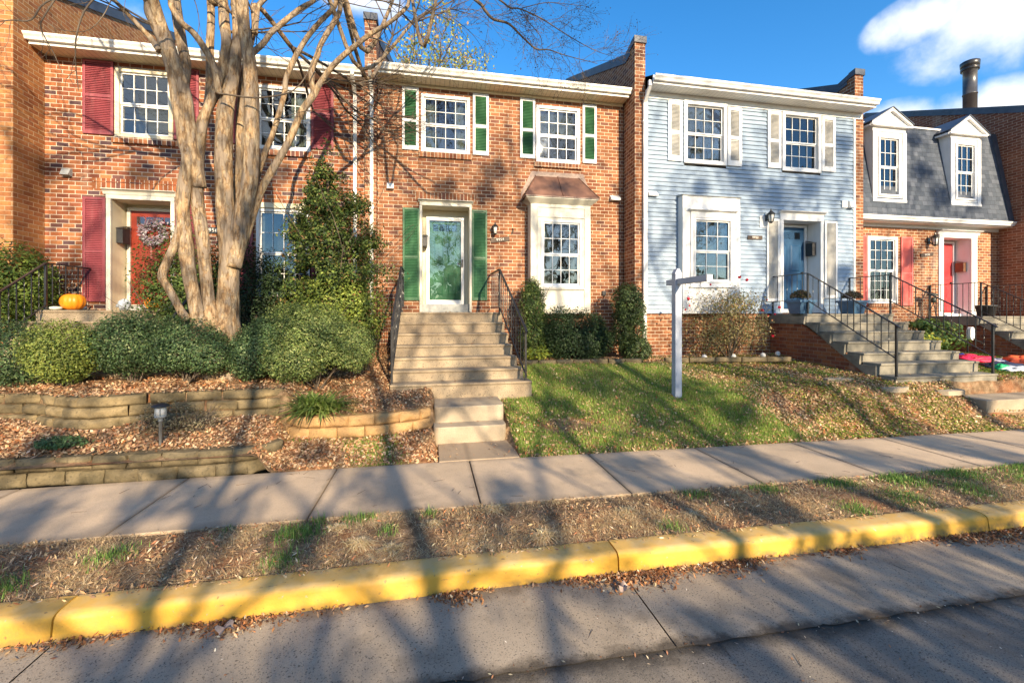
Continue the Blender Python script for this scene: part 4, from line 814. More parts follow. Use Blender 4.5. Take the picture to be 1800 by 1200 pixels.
# ------------------------------------- stair 4
ys4=[8.75-.31*k for k in range(7)]; zs4=[1.86-.185*k for k in range(7)]
s4=Thing('front_steps','grey concrete steps at the right edge leading up to the red front door','steps',(15.4,8,0))
mb=MB(); stair(mb,14.3,16.6,ys4,zs4,9.98,.3); s4.part('flight',mb,'steps3',bevel=.01)
mb=MB(); poly=[(9.98,1.62),(9.98,1.82),(8.80,1.82)]+[p for k in range(1,7) for p in ((ys4[k-1]+.05,zs4[k]-.05),(ys4[k]+.05,zs4[k]-.05))]+[(7.0,.45),(8.75,1.62)]
mb.prism(poly,'x',14.25,14.299); s4.part('stringer',mb,'steps3')
b_=MB(); b_.prism([(9.98,.4),(9.98,1.619),(8.75,1.619),(7.1,.52),(7.1,.4)],'x',14.278,14.298); s4.part('brick_base',b_,'brickbase')
# ------------------------------------- stair 1
ys1=[8.55-.28*k for k in range(6)]; zs1=[2.0-.187*k for k in range(6)]
s1=Thing('front_steps','tan concrete steps behind the hedge leading up to the wreathed red door','steps',(-5.4,8,0))
mb=MB(); stair(mb,-6.55,-3.75,ys1,zs1,9.58,.6); s1.part('flight',mb,'steps',bevel=.012)
# ---------------------------------------------------------------- railings
def railing(label,pts,hgt=.88,low=.10,post_at=(),group='black iron stair railings',sp=.125,rad=.0065,top=.019,wall=True,curl=False):
    """pts: floor points (x,y,z) along the run"""
    b=pts[-1]; th=Thing('stair_railing',label,'railing',(b[0],b[1],b[2]),group); P=[Vector(p) for p in pts]; up=Vector((0,0,hgt))
    mb=MB()
    for p,q in zip(P,P[1:]): mb.bar(p+up,q+up,top,.009)
    if curl: mb.bar(P[-1]+up,P[-1]+up+Vector((.0,-.07,-.05)),top,.009)
    th.part('top_rail',mb,'blackm')
    mb=MB()
    for p,q in zip(P,P[1:]): mb.bar(p+Vector((0,0,low)),q+Vector((0,0,low)),.011,.007)
    th.part('bottom_rail',mb,'blackm')
    for i in post_at: 
        mb=MB(); mb.bar(P[i]+Vector((0,0,-.05)),P[i]+up,.016); th.part('post',mb,'blackm')
    for j,(p,q) in enumerate(zip(P,P[1:])):
        L=math.hypot(q.x-p.x,q.y-p.y); n=max(1,int(L/sp))
        for i in range(1,n+ (0 if j<len(P)-2 else 0)):
            c=p.lerp(q,i/n); mb=MB(); a=c+Vector((0,0,low)); e=c+up
            if i%2: # twisted bar
                m_=14; mb2=[]; vs=[]; fs=[]
                for k in range(m_+1):
                    t=k/m_; z=a.z+(e.z-a.z)*t; ang=t*math.pi*5
                    for s in range(4): vs.append((c.x+rad*1.15*math.cos(ang+s*math.pi/2),c.y+rad*1.15*math.sin(ang+s*math.pi/2),z))
                for k in range(m_):
                    for s in range(4): fs.append((k*4+s,k*4+(s+1)%4,k*4+4+(s+1)%4,k*4+4+s))
                mb.raw(vs,fs)
            else: mb.bar(a,e,rad)
            th.part('baluster',mb,'blackm')
    return th
railing('left railing of the tan steps below the green door',[(-.56,9.45,1.965),(-.56,8.5,1.965),(-.60,6.95,.86)],.88,.1,(1,2))
railing('right railing of the tan steps below the green door',[(1.33,9.55,1.965),(1.36,8.45,1.965),(1.54,6.87,.83)],.86,.1,(1,2),curl=True)
railing('left railing of the grey steps below the blue door',[(8.2,9.03,1.93),(8.2,8.05,1.93),(8.2,6.22,.83)],.90,.30,(0,1,2),curl=True)
railing('right railing of the grey steps below the blue door',[(10.44,9.03,1.93),(10.44,8.05,1.93),(10.44,6.22,.83)],.90,.30,(0,1,2),curl=True)
railing('left railing of the steps below the right hand red door',[(14.36,9.97,1.86),(14.36,8.8,1.86),(14.36,7.0,.8)],.90,.14,(0,1,2))
railing('right railing of the steps at the right edge of the photo',[(16.5,9.97,1.86),(16.5,8.8,1.86),(16.5,7.0,.8)],.90,.14,(0,1,2))
railing('left railing behind the pumpkin on the landing of the wreathed door',[(-6.42,9.55,2.0),(-6.42,8.6,2.0),(-6.42,7.3,1.13)],.80,.09,(1,2))
railing('right railing in front of the wreathed red door',[(-3.95,8.9,2.0),(-3.95,8.45,1.95),(-3.95,7.45,1.2)],.62,.07,(2,))
# ---------------------------------------------------------------- retaining walls
def blockmesh(mb,c,ang,L,D,H,seed):
    nx,nz,ny=10,6,4; ca,sa=math.cos(ang),math.sin(ang)
    def P(u,v,w_):      # u along, v depth (0 front), w up
        fr=max(0,1-v*3); bx_=1-.0
        edge=min(min(u,1-u)*7,min(w_,1-w_)*4.2); bul=min(1,edge)
        q=Vector((u*L*5+seed*3.1,w_*H*6,v*3+seed)); d=(mn.noise(q*1.3)*.03+mn.noise(q*3)*.016)*fr+ (1-bul)**2*.04*fr
        tp=mn.noise(q*2+Vector((9,3,1)))*.006
        x=(u-.5)*(L-.012); y=v*D+d; z=w_*(H-.006)+(tp if w_>0 else 0)
        return (c[0]+x*ca-y*sa,c[1]+x*sa+y*ca,c[2]+z)
    def sheet(f,n,m_):
        vs=[f(i/n,j/m_) for j in range(m_+1) for i in range(n+1)]; fs=[(j*(n+1)+i,j*(n+1)+i+1,(j+1)*(n+1)+i+1,(j+1)*(n+1)+i) for j in range(m_) for i in range(n)]
        mb.raw(vs,fs,True)
    sheet(lambda a,b:P(a,0,b),nx,nz); sheet(lambda a,b:P(a,b,1),nx,ny); sheet(lambda a,b:P(0,b,a),nz,ny); sheet(lambda a,b:P(1,b,a),nz,ny)
def blockwall(name,label,path,z0,rows,H,L,mat,D=.24,batter=.025,zf=None,cat='retaining wall'):
    mb=MB(); pts=[Vector((*p,0)) for p in path]; cum=[0]
    for p,q in zip(pts,pts[1:]): cum.append(cum[-1]+(q-p).length)
    def ev(s):
        s=max(0,min(cum[-1]-1e-6,s))
        for i in range(len(pts)-1):
            if s<=cum[i+1]: return pts[i].lerp(pts[i+1],(s-cum[i])/(cum[i+1]-cum[i]))
        return pts[-1]
    rnd=random.Random(len(label)); tot=cum[-1]
    for r_ in range(rows):
        s=-(L*.5 if r_%2 else 0)
        while s<tot-.05:
            l=L*rnd.uniform(.93,1.07); a=max(0,s); b=min(tot,s+l)
            if b-a>.08:
                p,q=ev(a),ev(b); c=(p+q)/2; ang=math.atan2(q.y-p.y,q.x-p.x); nx_,ny_=-math.sin(ang),math.cos(ang)
                bt=batter*r_+rnd.uniform(-.006,.006); zz=(zf(c.x) if zf else z0)+r_*H
                blockmesh(mb,(c.x+nx_*bt,c.y+ny_*bt,zz),ang+rnd.uniform(-.02,.02),(q-p).length*1.0,D,H,rnd.uniform(0,50))
            s+=l
    return solo(name,label,cat,mb,mat,(path[0][0],path[0][1],z0))
blockwall('retaining_wall','low wall of two courses of large mossy blocks along the sidewalk at left',[(-7.4,5.32),(-4.7,5.27),(-4.3,5.34),(-3.7,5.33),(-3.2,5.27),(-2.15,5.26),(-1.92,5.34),(-1.72,5.62)],.115,2,.15,.36,'blockgr',.26)
blockwall('retaining_wall','three course block wall below the hedge with a rounded bulge at left',[(-6.8,6.4),(-4.9,6.35),(-4.5,6.05),(-4.1,5.88),(-3.8,5.88),(-3.55,6.05),(-3.0,6.12),(-2.1,6.1),(-1.85,6.3)],.56,3,.127,.40,'block',.2)
blockwall('retaining_wall','curved orange two course block wall between the hedge and the lower garden step',[(-1.95,6.25),(-1.82,5.92),(-1.55,5.82),(-1.0,5.80),(-.5,5.86),(-.15,5.98),(.03,6.16)],.33,2,.142,.33,'blockor',.2)
blockwall('garden_edging','short row of tan edging blocks along the lawn below the dark round shrub',[(1.75,8.15),(2.6,8.12),(3.6,8.1),(4.3,8.05)],.90,1,.12,.36,'blockgr',.12,cat='garden edging')
blockwall('garden_edging','row of grey edging blocks in front of the red rose bush',[(4.75,8.0),(6.0,7.9),(7.0,7.75),(7.5,7.7)],.92,1,.11,.55,'blockgr',.12,cat='garden edging')
# ---------------------------------------------------------------- yard sign post
zb=hz(4.11,6.6); t=Thing('sign_post','white and grey vinyl sign post with an empty arm standing in the lawn','sign post',(4.11,6.6,zb))
mb=MB(); mb.box(4.05,4.17,6.54,6.66,zb-.1,2.60); t.part('post',mb,'signpost',bevel=.006)
mb=MB(); mb.prism([(4.045,2.601),(4.175,2.601),(4.175,2.62),(4.13,2.70),(4.09,2.70),(4.045,2.62)],'y',6.545,6.655); t.part('post_cap',mb,'signpost',bevel=.006)
mb=MB(); mb.box(4.065,4.155,5.74,6.539,2.43,2.525); mb.box(4.065,4.155,6.661,6.86,2.43,2.525); t.part('arm',mb,'signpost',bevel=.005)
mb=MB(); mb.box(4.062,4.158,5.725,5.7395,2.427,2.528); t.part('arm_cap',mb,'white')
mb=MB()
for y in (5.95,6.35): mb.tube([(4.11,y,2.43),(4.11,y,2.40),(4.11,y+.015,2.385),(4.11,y,2.37)],.004,6)
t.part('hook',mb,'blackm')
# ---------------------------------------------------------------- solar path light
lx_,ly_=-3.02,5.52; lz_=hz(lx_,ly_); t=Thing('path_light','grey metal solar path light standing in the leafy bed behind the low wall','garden light',(lx_,ly_,lz_))
mb=MB(); mb.lathe([(.016,-.05),(.016,.29),(.022,.29),(.022,.33)],(lx_,ly_,lz_),12); t.part('stake',mb,'greyconc')
mb=MB(); mb.lathe([(.045,.33),(.055,.345),(.055,.355),(.03,.358)],(lx_,ly_,lz_),20)
for k in range(4): a=k*math.pi/2+.4; mb.bar((lx_+.05*math.cos(a),ly_+.05*math.sin(a),lz_+.35),(lx_+.05*math.cos(a),ly_+.05*math.sin(a),lz_+.455),.004)
t.part('cage',mb,'greyconc')
mb=MB(); mb.lathe([(.044,.356),(.046,.455)],(lx_,ly_,lz_),20); t.part('lamp_glass',mb,'bulb')
mb=MB(); mb.lathe([(.05,.452),(.082,.458),(.085,.468),(.06,.485),(.03,.495),(.0,.497)],(lx_,ly_,lz_),24); t.part('cap',mb,'dark')
# ---------------------------------------------------------------- pumpkins and porch things
def pumpkin(x,y,z,r,h,lab,hole=False):
    t=Thing('pumpkin',lab,'pumpkin',(x,y,z),'pumpkins on the landing of the wreathed door'); n,m_=64,18; vs=[];fs=[]
    for j in range(m_+1):
        ph=math.pi*j/m_-math.pi/2
        for i in range(n):
            a=2*math.pi*i/n; rib=1-.06*abs(math.sin(a*7))**.0 if False else 1-.055*(abs(math.cos(a*6.5))**6 if True else 0)
            cp=abs(math.cos(ph))**.8; sp_=math.sin(ph)
            rr=r*cp*rib; zz=h*.5+h*.5*sp_*(1-.0)-(.16*h*(1-cp)**3 if sp_>0 else 0)
            vs.append((x+rr*math.cos(a),y+rr*math.sin(a),z+zz))
    for j in range(m_):
        for i in range(n): fs.append((j*n+i,j*n+(i+1)%n,(j+1)*n+(i+1)%n,(j+1)*n+i))
    mb=MB(); mb.raw(vs,fs,True); t.part('shell',mb,'pumpkin')
    s=MB(); s.tube([(x,y,z+h*.80),(x+.01,y,z+h*.95),(x+.05,y-.01,z+h*1.06)],[.035,.022,.018],8); t.part('stem',s,'barkgrey')
pumpkin(-6.2,8.85,2.0,.175,.30,'large orange pumpkin beside the left railing of the landing')
pumpkin(at(270,0,9.3)[0],9.3,2.0,.135,.26,'smaller orange pumpkin close to the red door')
gx=at(101,0,8.75)[0]; mb=MB(); mb.lathe([(0,0),(.06,.005),(.09,.03),(.08,.055),(.03,.065),(0,.06)],(gx,8.72,2.0),16); solo('gourd','small pale yellow gourd in front of the large pumpkin','gourd',mb,'curtain',(gx,8.72,2.0))
def crumple(name,lab,cat,x,y,z,rx,ry,rz,mat,seed,group=None,n=22,amp=.35):
    vs=[];fs=[];m_=n//2
    for j in range(m_+1):
        ph=math.pi*j/m_-math.pi/2
        for i in range(n):
            a=2*math.pi*i/n; d=Vector((math.cos(a)*math.cos(ph),math.sin(a)*math.cos(ph),math.sin(ph)))
            s=1+amp*mn.noise(d*2.2+Vector((seed,0,0)))+amp*.6*mn.noise(d*5+Vector((0,seed,0)))
            vs.append((x+rx*d.x*s,y+ry*d.y*s,z+max(0,rz+rz*d.z*s)))
    for j in range(m_):
        for i in range(n): fs.append((j*n+i,j*n+(i+1)%n,(j+1)*n+(i+1)%n,(j+1)*n+i))
    mb=MB(); mb.raw(vs,fs,True); return solo(name,lab,cat,mb,mat,(x,y,z),group)
bx_=at(217,0,9.3)[0]; crumple('plastic_bag','crumpled white plastic bag on the landing by the wreathed door','bag',bx_,9.3,2.0,.10,.08,.10,'plastic',3,None,30,.5)
bx_=at(147,0,9.45)[0]; crumple('stone','whitish lump of stone on the landing below the burgundy shutter','stone',bx_,9.42,2.0,.08,.06,.04,'curtain',6)
# wreath
wx,wz=at(272,409,Y1+.36); rng=np.random.default_rng(4); n=700; a=rng.uniform(0,2*np.pi,n); rr=.20+rng.normal(0,.045,n)
P=np.c_[wx+rr*np.cos(a),Y1+.33+rng.uniform(-.06,.03,n),wz+rr*np.sin(a)]; V,F,C=leaves(rng,P,rng.normal(size=(n,3))+[0,-1.5,.3],(.04,.085),[((.55,.52,.55),3),((.30,.22,.26),2),((.45,.30,.36),2),((.12,.13,.10),1)],.5)
o=link('wreath',npmesh('wreath',V,F,'leaf',C)); tag(o,'grey and pink leafy wreath hanging on the red front door','wreath')
# planters
def planter(x,y,z,lab,plab,pal,seed):
    t=Thing('planter',lab,'planter',(x,y,z),'blue planters on the grey landing'); mb=MB(); b,tp,h=.15,.20,.30
    mb.raw([(x-b,y-b,z),(x+b,y-b,z),(x+b,y+b,z),(x-b,y+b,z),(x-tp,y-tp,z+h),(x+tp,y-tp,z+h),(x+tp,y+tp,z+h),(x-tp,y+tp,z+h)],[(0,1,5,4),(1,2,6,5),(2,3,7,6),(3,0,4,7),(3,2,1,0)]); t.part('pot',mb,'bluepot',bevel=.01)
    mb=MB(); frame(mb,x-tp-.02,x+tp+.02,0,1,0,1,.04) if False else None
    for (a,b2,c,d) in ((x-tp-.02,x+tp+.02,y-tp-.02,y-tp+.03),(x-tp-.02,x+tp+.02,y+tp-.03,y+tp+.02),(x-tp-.02,x-tp+.03,y-tp+.031,y+tp-.031),(x+tp-.03,x+tp+.02,y-tp+.031,y+tp-.031)): mb.box(a,b2,c,d,z+h-.04,z+h+.01)
    for k in range(10):
        a=2*math.pi*k/10; a2=2*math.pi*(k+1)/10; yy=y-.185; mb.bar((x+.075*math.cos(a),yy,z+.16+.075*math.sin(a)),(x+.075*math.cos(a2),yy,z+.16+.075*math.sin(a2)),.005)
    t.part('rim',mb,'bluepot'); s=MB(); s.box(x-tp+.03,x+tp-.03,y-tp+.03,y+tp-.03,z+h-.05,z+h-.03); t.part('potting_soil',s,'soil')
    rng=np.random.default_rng(seed); n=1500; d=unit(rng.normal(size=(n,3))); d[:,2]=np.abs(d[:,2])*.9-.1; r=rng.uniform(.5,1,n)**.5
    P=np.c_[x+.22*d[:,0]*r,y+.2*d[:,1]*r,z+h+.08+.2*d[:,2]*r]; V,F,C=leaves(rng,P,d+rng.normal(size=(n,3))*.6,(.02,.045),pal,.5); o=link('potted_plant',npmesh('potted_plant',V,F,'leaf',C),None); tag(o,plab,'plant','plants in the blue planters')
    # stems
dk=[((.035,.03,.02),4),((.06,.07,.03),3),((.09,.045,.03),2),((.14,.10,.06),1)]
x_=at(1407,0,8.25)[0]; planter(x_,8.25,1.93,'square blue planter standing on the landing in front of the blue door','rounded dark plant in the planter before the blue door',[((.06,.07,.03),3),((.12,.06,.04),3),((.16,.14,.05),2),((.03,.03,.02),2)],5)
x_=at(1498,0,8.3)[0]; planter(x_,8.3,1.93,'square blue planter by the right railing of the grey landing','darker rounded plant in the planter by the right railing',dk,6)
x_=at(1733,0,9.3)[0]; t=Thing('plant_pot','black plastic nursery pot on the landing beside the right hand red door','pot',(x_,9.3,1.86)); mb=MB(); mb.lathe([(.17,0),(.21,.27),(.225,.27),(.225,.31),(.20,.31),(.19,.2)],(x_,9.3,1.86),20); t.part('pot',mb,'dark')
# shepherd hook ornament by railing 4
x_=at(1641,0,9.7)[0]; t=Thing('garden_ornament','small dark metal lantern on a tripod at the corner of the right hand landing','ornament',(x_,9.7,1.86)); mb=MB()
for k in range(3): a=k*2.1; mb.bar((x_+.11*math.cos(a),9.7+.11*math.sin(a),1.86),(x_,9.7,2.25),.006)
t.part('stand',mb,'brass'); mb=MB(); mb.lathe([(.03,.38),(.06,.40),(.06,.50),(.03,.54)],(x_,9.7,1.86),12); t.part('lantern_body',mb,'brass'); mb=MB(); mb.lathe([(.13,.58),(.12,.62),(.04,.66),(0,.68)],(x_-.05,9.7,1.86),12); t.part('lantern_cap',mb,'brass')
# hose reel
x_,z_=at(1706,586,8.6); mb=MB(); n=20
mb.prism([(x_+.075*math.cos(2*math.pi*k/n)*(1.0),z_+.17*math.copysign(abs(math.sin(2*math.pi*k/n))**.6,math.sin(2*math.pi*k/n))) for k in range(n)],'y',8.55,8.65)
t=Thing('hose_reel','white oval hose reel against the brick side of the right hand steps','hose reel',(x_,8.6,z_-.17)); t.part('reel_cover',mb,'vinyl',bevel=.01); mb=MB(); zg_=hz(x_,8.6)
mb.bar((x_,8.66,z_-.2),(x_,8.66,zg_-.05),.012); t.part('stake',mb,'dark')
mb=MB(); mb.tube([(x_+.06+.12*math.sin(k*.5)+.02*k*.3,8.66-.01*k,z_+.12-.045*k*.5*1.1) for k in range(16)],.014,7); t.part('hose',mb,'dark')
# deflated inflatables
g='deflated inflatable decorations on the ground by the right hand steps'
def gp(px,py,Yg): x=at(px,py,Yg)[0]; return x,Yg,hz(x,Yg)
for (px,Yg,rx,ry,rz,mat,lab,sd_) in ((1708,7.75,.42,.30,.09,'fabred','collapsed crimson fabric beside the grey steps',1),(1748,7.6,.30,.25,.07,'fabwhite','collapsed white fabric behind the black fabric',2),(1762,7.15,.42,.22,.07,'fabnavy','collapsed black fabric between the white pieces',3),
    (1760,6.85,.16,.12,.08,'fabgreen','small collapsed green fabric piece beside the white tube',4),(1793,7.3,.30,.22,.11,'fabor','orange red fabric lump at the right edge',5),(1788,6.75,.38,.14,.07,'fabwhite','long white fabric tube with a red band at the right edge',7),(1690,8.3,.2,.15,.05,'fabblue','small dark blue cloth under the leafy plants',8)):
    x,y,z=gp(px,0,Yg); crumple('deflated_inflatable',lab,'inflatable',x,y,z-.01,rx,ry,rz,mat,sd_,g,26,.5)
for i,(px,py,w_,lab) in enumerate(((1570,684,.34,'flat pale stepping stone nearer the grey steps'),(1665,690,.36,'flat pale stepping stone nearer the walkway landing'),(1475,668,.3,'broken flat pale stone among leaves at mid bank'))):
    for Yg in np.arange(5.3,9,.02):
        x,z=at(px,py,Yg)
        if hz(x,Yg)>=z: break
    mb=MB(); n=9; rr=[w_*random.Random(i*9+k).uniform(.8,1.05) for k in range(n)]
    mb.prism([(x+rr[k]*math.cos(2*math.pi*k/n),Yg+.45*rr[k]*math.sin(2*math.pi*k/n)) for k in range(n)],'z',hz(x,Yg)-.05,hz(x,Yg)+.035); solo('stepping_stone',lab,'stone',mb,'stepslow',(x,Yg,hz(x,Yg)),'pale flat stones on the leafy bank',.008)
for i,(px,py,lab) in enumerate(((1238,622,'glass globe light left of the rose bush'),(1289,622,'glass globe light under the rose bush'),(1341,622,'glass globe light right of the rose bush'),(1367,612,'glass globe light by the brick stair base'))):
    Yg=8.35 if i<3 else 8.6; x=at(px,0,Yg)[0]; z=hz(x,Yg); mb=MB(); mb.lathe([(0,.03),(.03,.035),(.05,.06),(.058,.09),(.05,.12),(.03,.14),(0,.148)],(x,Yg,z),16); t=Thing('globe_light',lab,'garden light',(x,Yg,z),'glass globe lights in the rose bed'); t.part('globe',mb,'bulb'); mb=MB(); mb.lathe([(.014,-.05),(.014,.035)],(x,Yg,z),8); t.part('stake',mb,'dark')
SHADE=[(.9,-7.5,11,4.2,.12,300,'bare tree with a slim trunk across the street at the left'),(3.1,-9.5,13,4.6,.17,2500,'bare tree with a forked crown second from the left across the street'),(5.4,-9.0,12,4.5,.13,2500,'thin bare tree across the street opposite the centre steps'),
 (7.6,-10,13.5,4.4,.18,4000,'tall bare tree across the street opposite the sign post'),(10.2,-9,12,3.8,.16,5000,'bare tree across the street opposite the pale blue house'),(13.2,-11,14,4.2,.2,7000,'widest bare tree across the street opposite the grey steps'),(16.8,-9.5,12,3.8,.17,4000,'bare tree across the street opposite the mansard house'),(-2.6,-9,12,4.5,.14,300,'bare tree across the street at the far left')]
# ---------------------------------------------------------------- trees off the frame whose shade falls on the street
def spline(pts,k=4):
    P=[Vector(p) for p in pts]; out=[]
    for i in range(len(P)-1):
        a=P[max(i-1,0)];b=P[i];c=P[i+1];d=P[min(i+2,len(P)-1)]
        for j in range(k):
            t=j/k; out.append(.5*((2*b)+(c-a)*t+(2*a-5*b+4*c-d)*t*t+(3*b-a-3*c+d)*t**3))
    return out+[P[-1]]
def branchy(rnd,S,T,p,d,L,r,depth,droop=.0,up=.25,seg=4,split=(2,3),ang=.55,minr=.003):
    """grow one limb; S collects segments, T collects twig tips"""
    st_=L/seg; d=d.normalized()
    kids=[]
    for i in range(seg):
        d=(d+Vector((rnd.gauss(0,.11),rnd.gauss(0,.11),rnd.gauss(0,.08)+up*.08-droop*.1))).normalized()
        q=p+d*st_; r2=max(minr*.6,r*(1-.5*(i+1)/seg) if depth==0 else r*(1-.32*(i+1)/seg))
        S.append((*p,*q,r*(1-.32*i/seg) if depth else r*(1-.5*i/seg),r2)); p=q
        if i>=1 and depth>0 and rnd.random()<.75: kids.append((p.copy(),d.copy(),r2))
    T.append((tuple(p),tuple(d)))
    if depth<=0: return
    for (c,dd,rr) in kids+[(p,d,r*.68)]*rnd.randint(*split):
        ax=Vector((rnd.gauss(0,1),rnd.gauss(0,1),rnd.gauss(0,1))); ax=(ax-dd*ax.dot(dd)).normalized()
        nd=(dd+ax*rnd.uniform(.6,1.3)*ang*1.3).normalized(); nd.z+=up*.4
        branchy(rnd,S,T,c,nd,L*rnd.uniform(.55,.8),max(minr,min(rr,r*.62)*rnd.uniform(.6,.95)),depth-1,droop,up,seg,split,ang,minr)
def shade_tree(x,y,h,trunk,r,seed,lab,nl=900,depth=3,lean=(0,0)):
    rnd=random.Random(seed); rng=np.random.default_rng(seed); S=[];T=[]; z=0.1
    t=Thing('bare_tree',lab,'tree',(x,y,z),'bare trees across the street')
    p=Vector((x,y,z)); top=Vector((x+lean[0],y+lean[1],trunk)); mb=MB(); pts=spline([p,p.lerp(top,.33)+Vector((.06,0,0)),p.lerp(top,.66)-Vector((.05,0,0)),top,top+Vector((lean[0]*.5+.2,0,(h-trunk)*.35)),top+Vector((lean[0],0,(h-trunk)*.7))])
    n=len(pts); mb.tube(pts,[r*(1.25 if i==0 else 1)*(1-.75*i/n) for i in range(n)],10,True,.1,seed); t.part('trunk',mb,'barkgrey')
    for i in range(7):
        c=pts[int(n*(.55+.43*i/7))]; a=i*2.4+rnd.random(); el=rnd.uniform(.35,.9)
        branchy(rnd,S,T,c,Vector((math.cos(a)*math.cos(el),math.sin(a)*math.cos(el),math.sin(el))),(h-trunk)*rnd.uniform(.36,.5),r*rnd.uniform(.22,.34),depth,0,.3,4,(1,1),.55,.005)
    V,F=segmesh(S,4); t2=link('limbs',npmesh('limbs',V-np.array(t.base),F,'barkgrey'),t.o)
    if nl:
        tips=np.array([a for a,_ in T]); P=tips[rng.integers(0,len(tips),nl)]+rng.normal(0,.25,(nl,3)); V,F,C=leaves(rng,P,rng.normal(size=(nl,3)),(.07,.14),[((.22,.12,.04),2),((.12,.12,.03),2),((.30,.18,.06),1)],.6)
        link('leaves',npmesh('leaves',V-np.array(t.base),F,'leaf',C),t.o)
CL=[]  # spots to shade: unseen leaf clumps are added up the sun ray from each
for (x,y,r) in ((-1.3,2.0,.42),(-.6,2.35,.3),(2.6,2.2,.4),(3.4,2.6,.36),(4.0,2.0,.5),(4.9,2.75,.42),(.1,1.9,.3),(1.75,2.1,.25),(-3.6,4.5,.33),(-2.6,4.9,.28),(-1.8,4.2,.26),(-.55,4.7,.25),(.75,4.35,.24),(2.4,4.6,.36),(3.8,4.9,.4),(5.5,4.4,.45),(7.2,4.8,.45),(-3.0,3.5,.3),
   (-1.0,3.5,.22),(3.0,3.5,.28),(-4.2,5.6,.3),(-3.2,6.0,.34),(-1.4,5.6,.2),(-.3,6.5,.28),(2.0,6.5,.27),(2.8,7.2,.38),(3.3,6.0,.3),(4.3,7.0,.38),(4.7,5.9,.28),(6.5,7.2,.33),(7.6,6.3,.33),(.6,7.6,.25),(9.4,7.0,.35)): CL.append(((x,y,hz(x,y)),r))
for (px,py,Y,r) in ((330,260,9.6,.42),(410,330,9.6,.45),(470,300,9.6,.38),(250,300,9.6,.25),(560,230,9.6,.3),(870,300,9.6,.33),(850,340,9.6,.25),(780,330,9.6,.22),(985,325,9.3,.22),(930,250,9.6,.2),(1310,310,9.05,.40),(1360,345,9.05,.42),(1280,290,9.05,.25),(1420,330,9.05,.3),(1290,520,8.9,.25),(1230,330,9.05,.2),(1480,250,9.05,.28),
   (1390,480,9.3,.28),(1625,300,9.8,.36),(1650,345,9.8,.36),(1615,240,9.9,.25),(1720,350,9.7,.25),(1600,450,10,.3),(1480,480,9.05,.25),(1340,620,9,.3),(1000,590,9.2,.25),(50,250,8.98,.25),(130,480,9.6,.25)):
    x,z=at(px,py,Y); CL.append(((x,Y,z),r))
rc=random.Random(5); CT={}
for (P,r) in CL:
    Yc=rc.uniform(-10.5,-7.5); s_=(P[1]-Yc)/(-sd.y); c=Vector(P)+sd*s_; k=min(range(len(SHADE)),key=lambda q:(SHADE[q][0]-c.x)**2+.3*(SHADE[q][1]-c.y)**2); CT.setdefault(k,[]).append((c,r))
for i,(x,y,h,tr,r,nl,lab) in enumerate(SHADE):
    shade_tree(x,y,h,tr,r,100+i,lab,nl)
    if i not in CT: continue
    rt=[o for o in col.objects if o.get('label')==lab][0]; rng=np.random.default_rng(i+9); A=[];S=[];rd=random.Random(i)
    for (c,rr) in CT[i]:
        n=int((330 if c.z<8.5 else 420)*(rr/.4)**2); d=unit(rng.normal(size=(n,3))); A.append(np.array(c)+d*rr*np.array([1.15,1.15,.9])*rng.uniform(.2,1.15,(n,1))**.7)
        p=Vector((x+rd.uniform(-.05,.05),y,max(1.8,min(h*.8,c.z-rd.uniform(.5,1.3))))); m_=p.lerp(c,.5)+Vector((rd.uniform(-.2,.2),rd.uniform(-.2,.2),.15)); S+=[(*p,*m_,.045,.03),(*m_,*c,.03,.012)]
        for q in range(5): e_=c+Vector((rd.gauss(0,rr*.6),rd.gauss(0,rr*.6),rd.gauss(0,rr*.4))); S.append((*m_.lerp(c,.7),*e_,.012,.005))
    A=np.concatenate(A); V,F,C=leaves(rng,A,rng.normal(size=(len(A),3)),(.07,.14),[((.22,.12,.04),2),((.12,.12,.03),2),((.30,.18,.06),1)],.7); b_=np.array(rt.location)
    link('shade_clumps',npmesh('shade_clumps',V-b_,F,'leaf',C),rt); V,F=segmesh(S,4); link('clump_limbs',npmesh('clump_limbs',V-b_,F,'barkgrey'),rt)  # out-of-view clumps and carrying limbs, added for the shade they cast
# evergreen woods far across the street, seen only as reflections and from other positions
rng=np.random.default_rng(77); n=9000; c=np.c_[rng.uniform(-45,60,60),rng.uniform(-40,-31,60),rng.uniform(2.0,5.5,60)]; i=rng.integers(0,60,n); P=c[i]+unit(rng.normal(size=(n,3)))*[3.2,2.6,3.0]*rng.uniform(.6,1,(n,1)); P[:,2]=np.maximum(P[:,2],.3)
V,F,C=leaves(rng,P,rng.normal(size=(n,3))+[0,1,0],(.5,1.1),[((.05,.07,.025),4),((.09,.10,.04),3),((.16,.10,.05),2)],.7); o=link('distant_wood',npmesh('distant_wood',V,F,'leaf',C)); tag(o,'low evergreen wood far across the street behind the bare trees','wood',None,'stuff')
# ---------------------------------------------------------------- crape myrtle
CMY=7.1
ct=Thing('crape_myrtle','large multi stemmed crape myrtle with smooth peeling tan bark in the hedge bed','tree',(-2.9,CMY,1.0))
def stem(name,pts,n=14,fl=.16,mat='bark',k=5,parent=None,ext=None):
    P=[];Rr=[]
    for (px,py,w_,dy) in pts:
        Y=CMY+dy; x,z=at(px,py,Y); P.append((x,Y,z)); Rr.append(w_*(.5 if py>560 else .40)*dep(px,Y)/FP)
    if ext:
        for (x,y,z,r) in ext: P.append((x,y,z)); Rr.append(r)
    sp=spline(P,k); rr=[]
    for i in range(len(Rr)-1): rr+=[Rr[i]+(Rr[i+1]-Rr[i])*j/k for j in range(k)]
    rr.append(Rr[-1]); mb=MB(); mb.tube(sp,rr,n,True,fl,len(name)+pts[0][0]*.37); return ct.part(name,mb,mat,parent),sp,rr
tips=[]
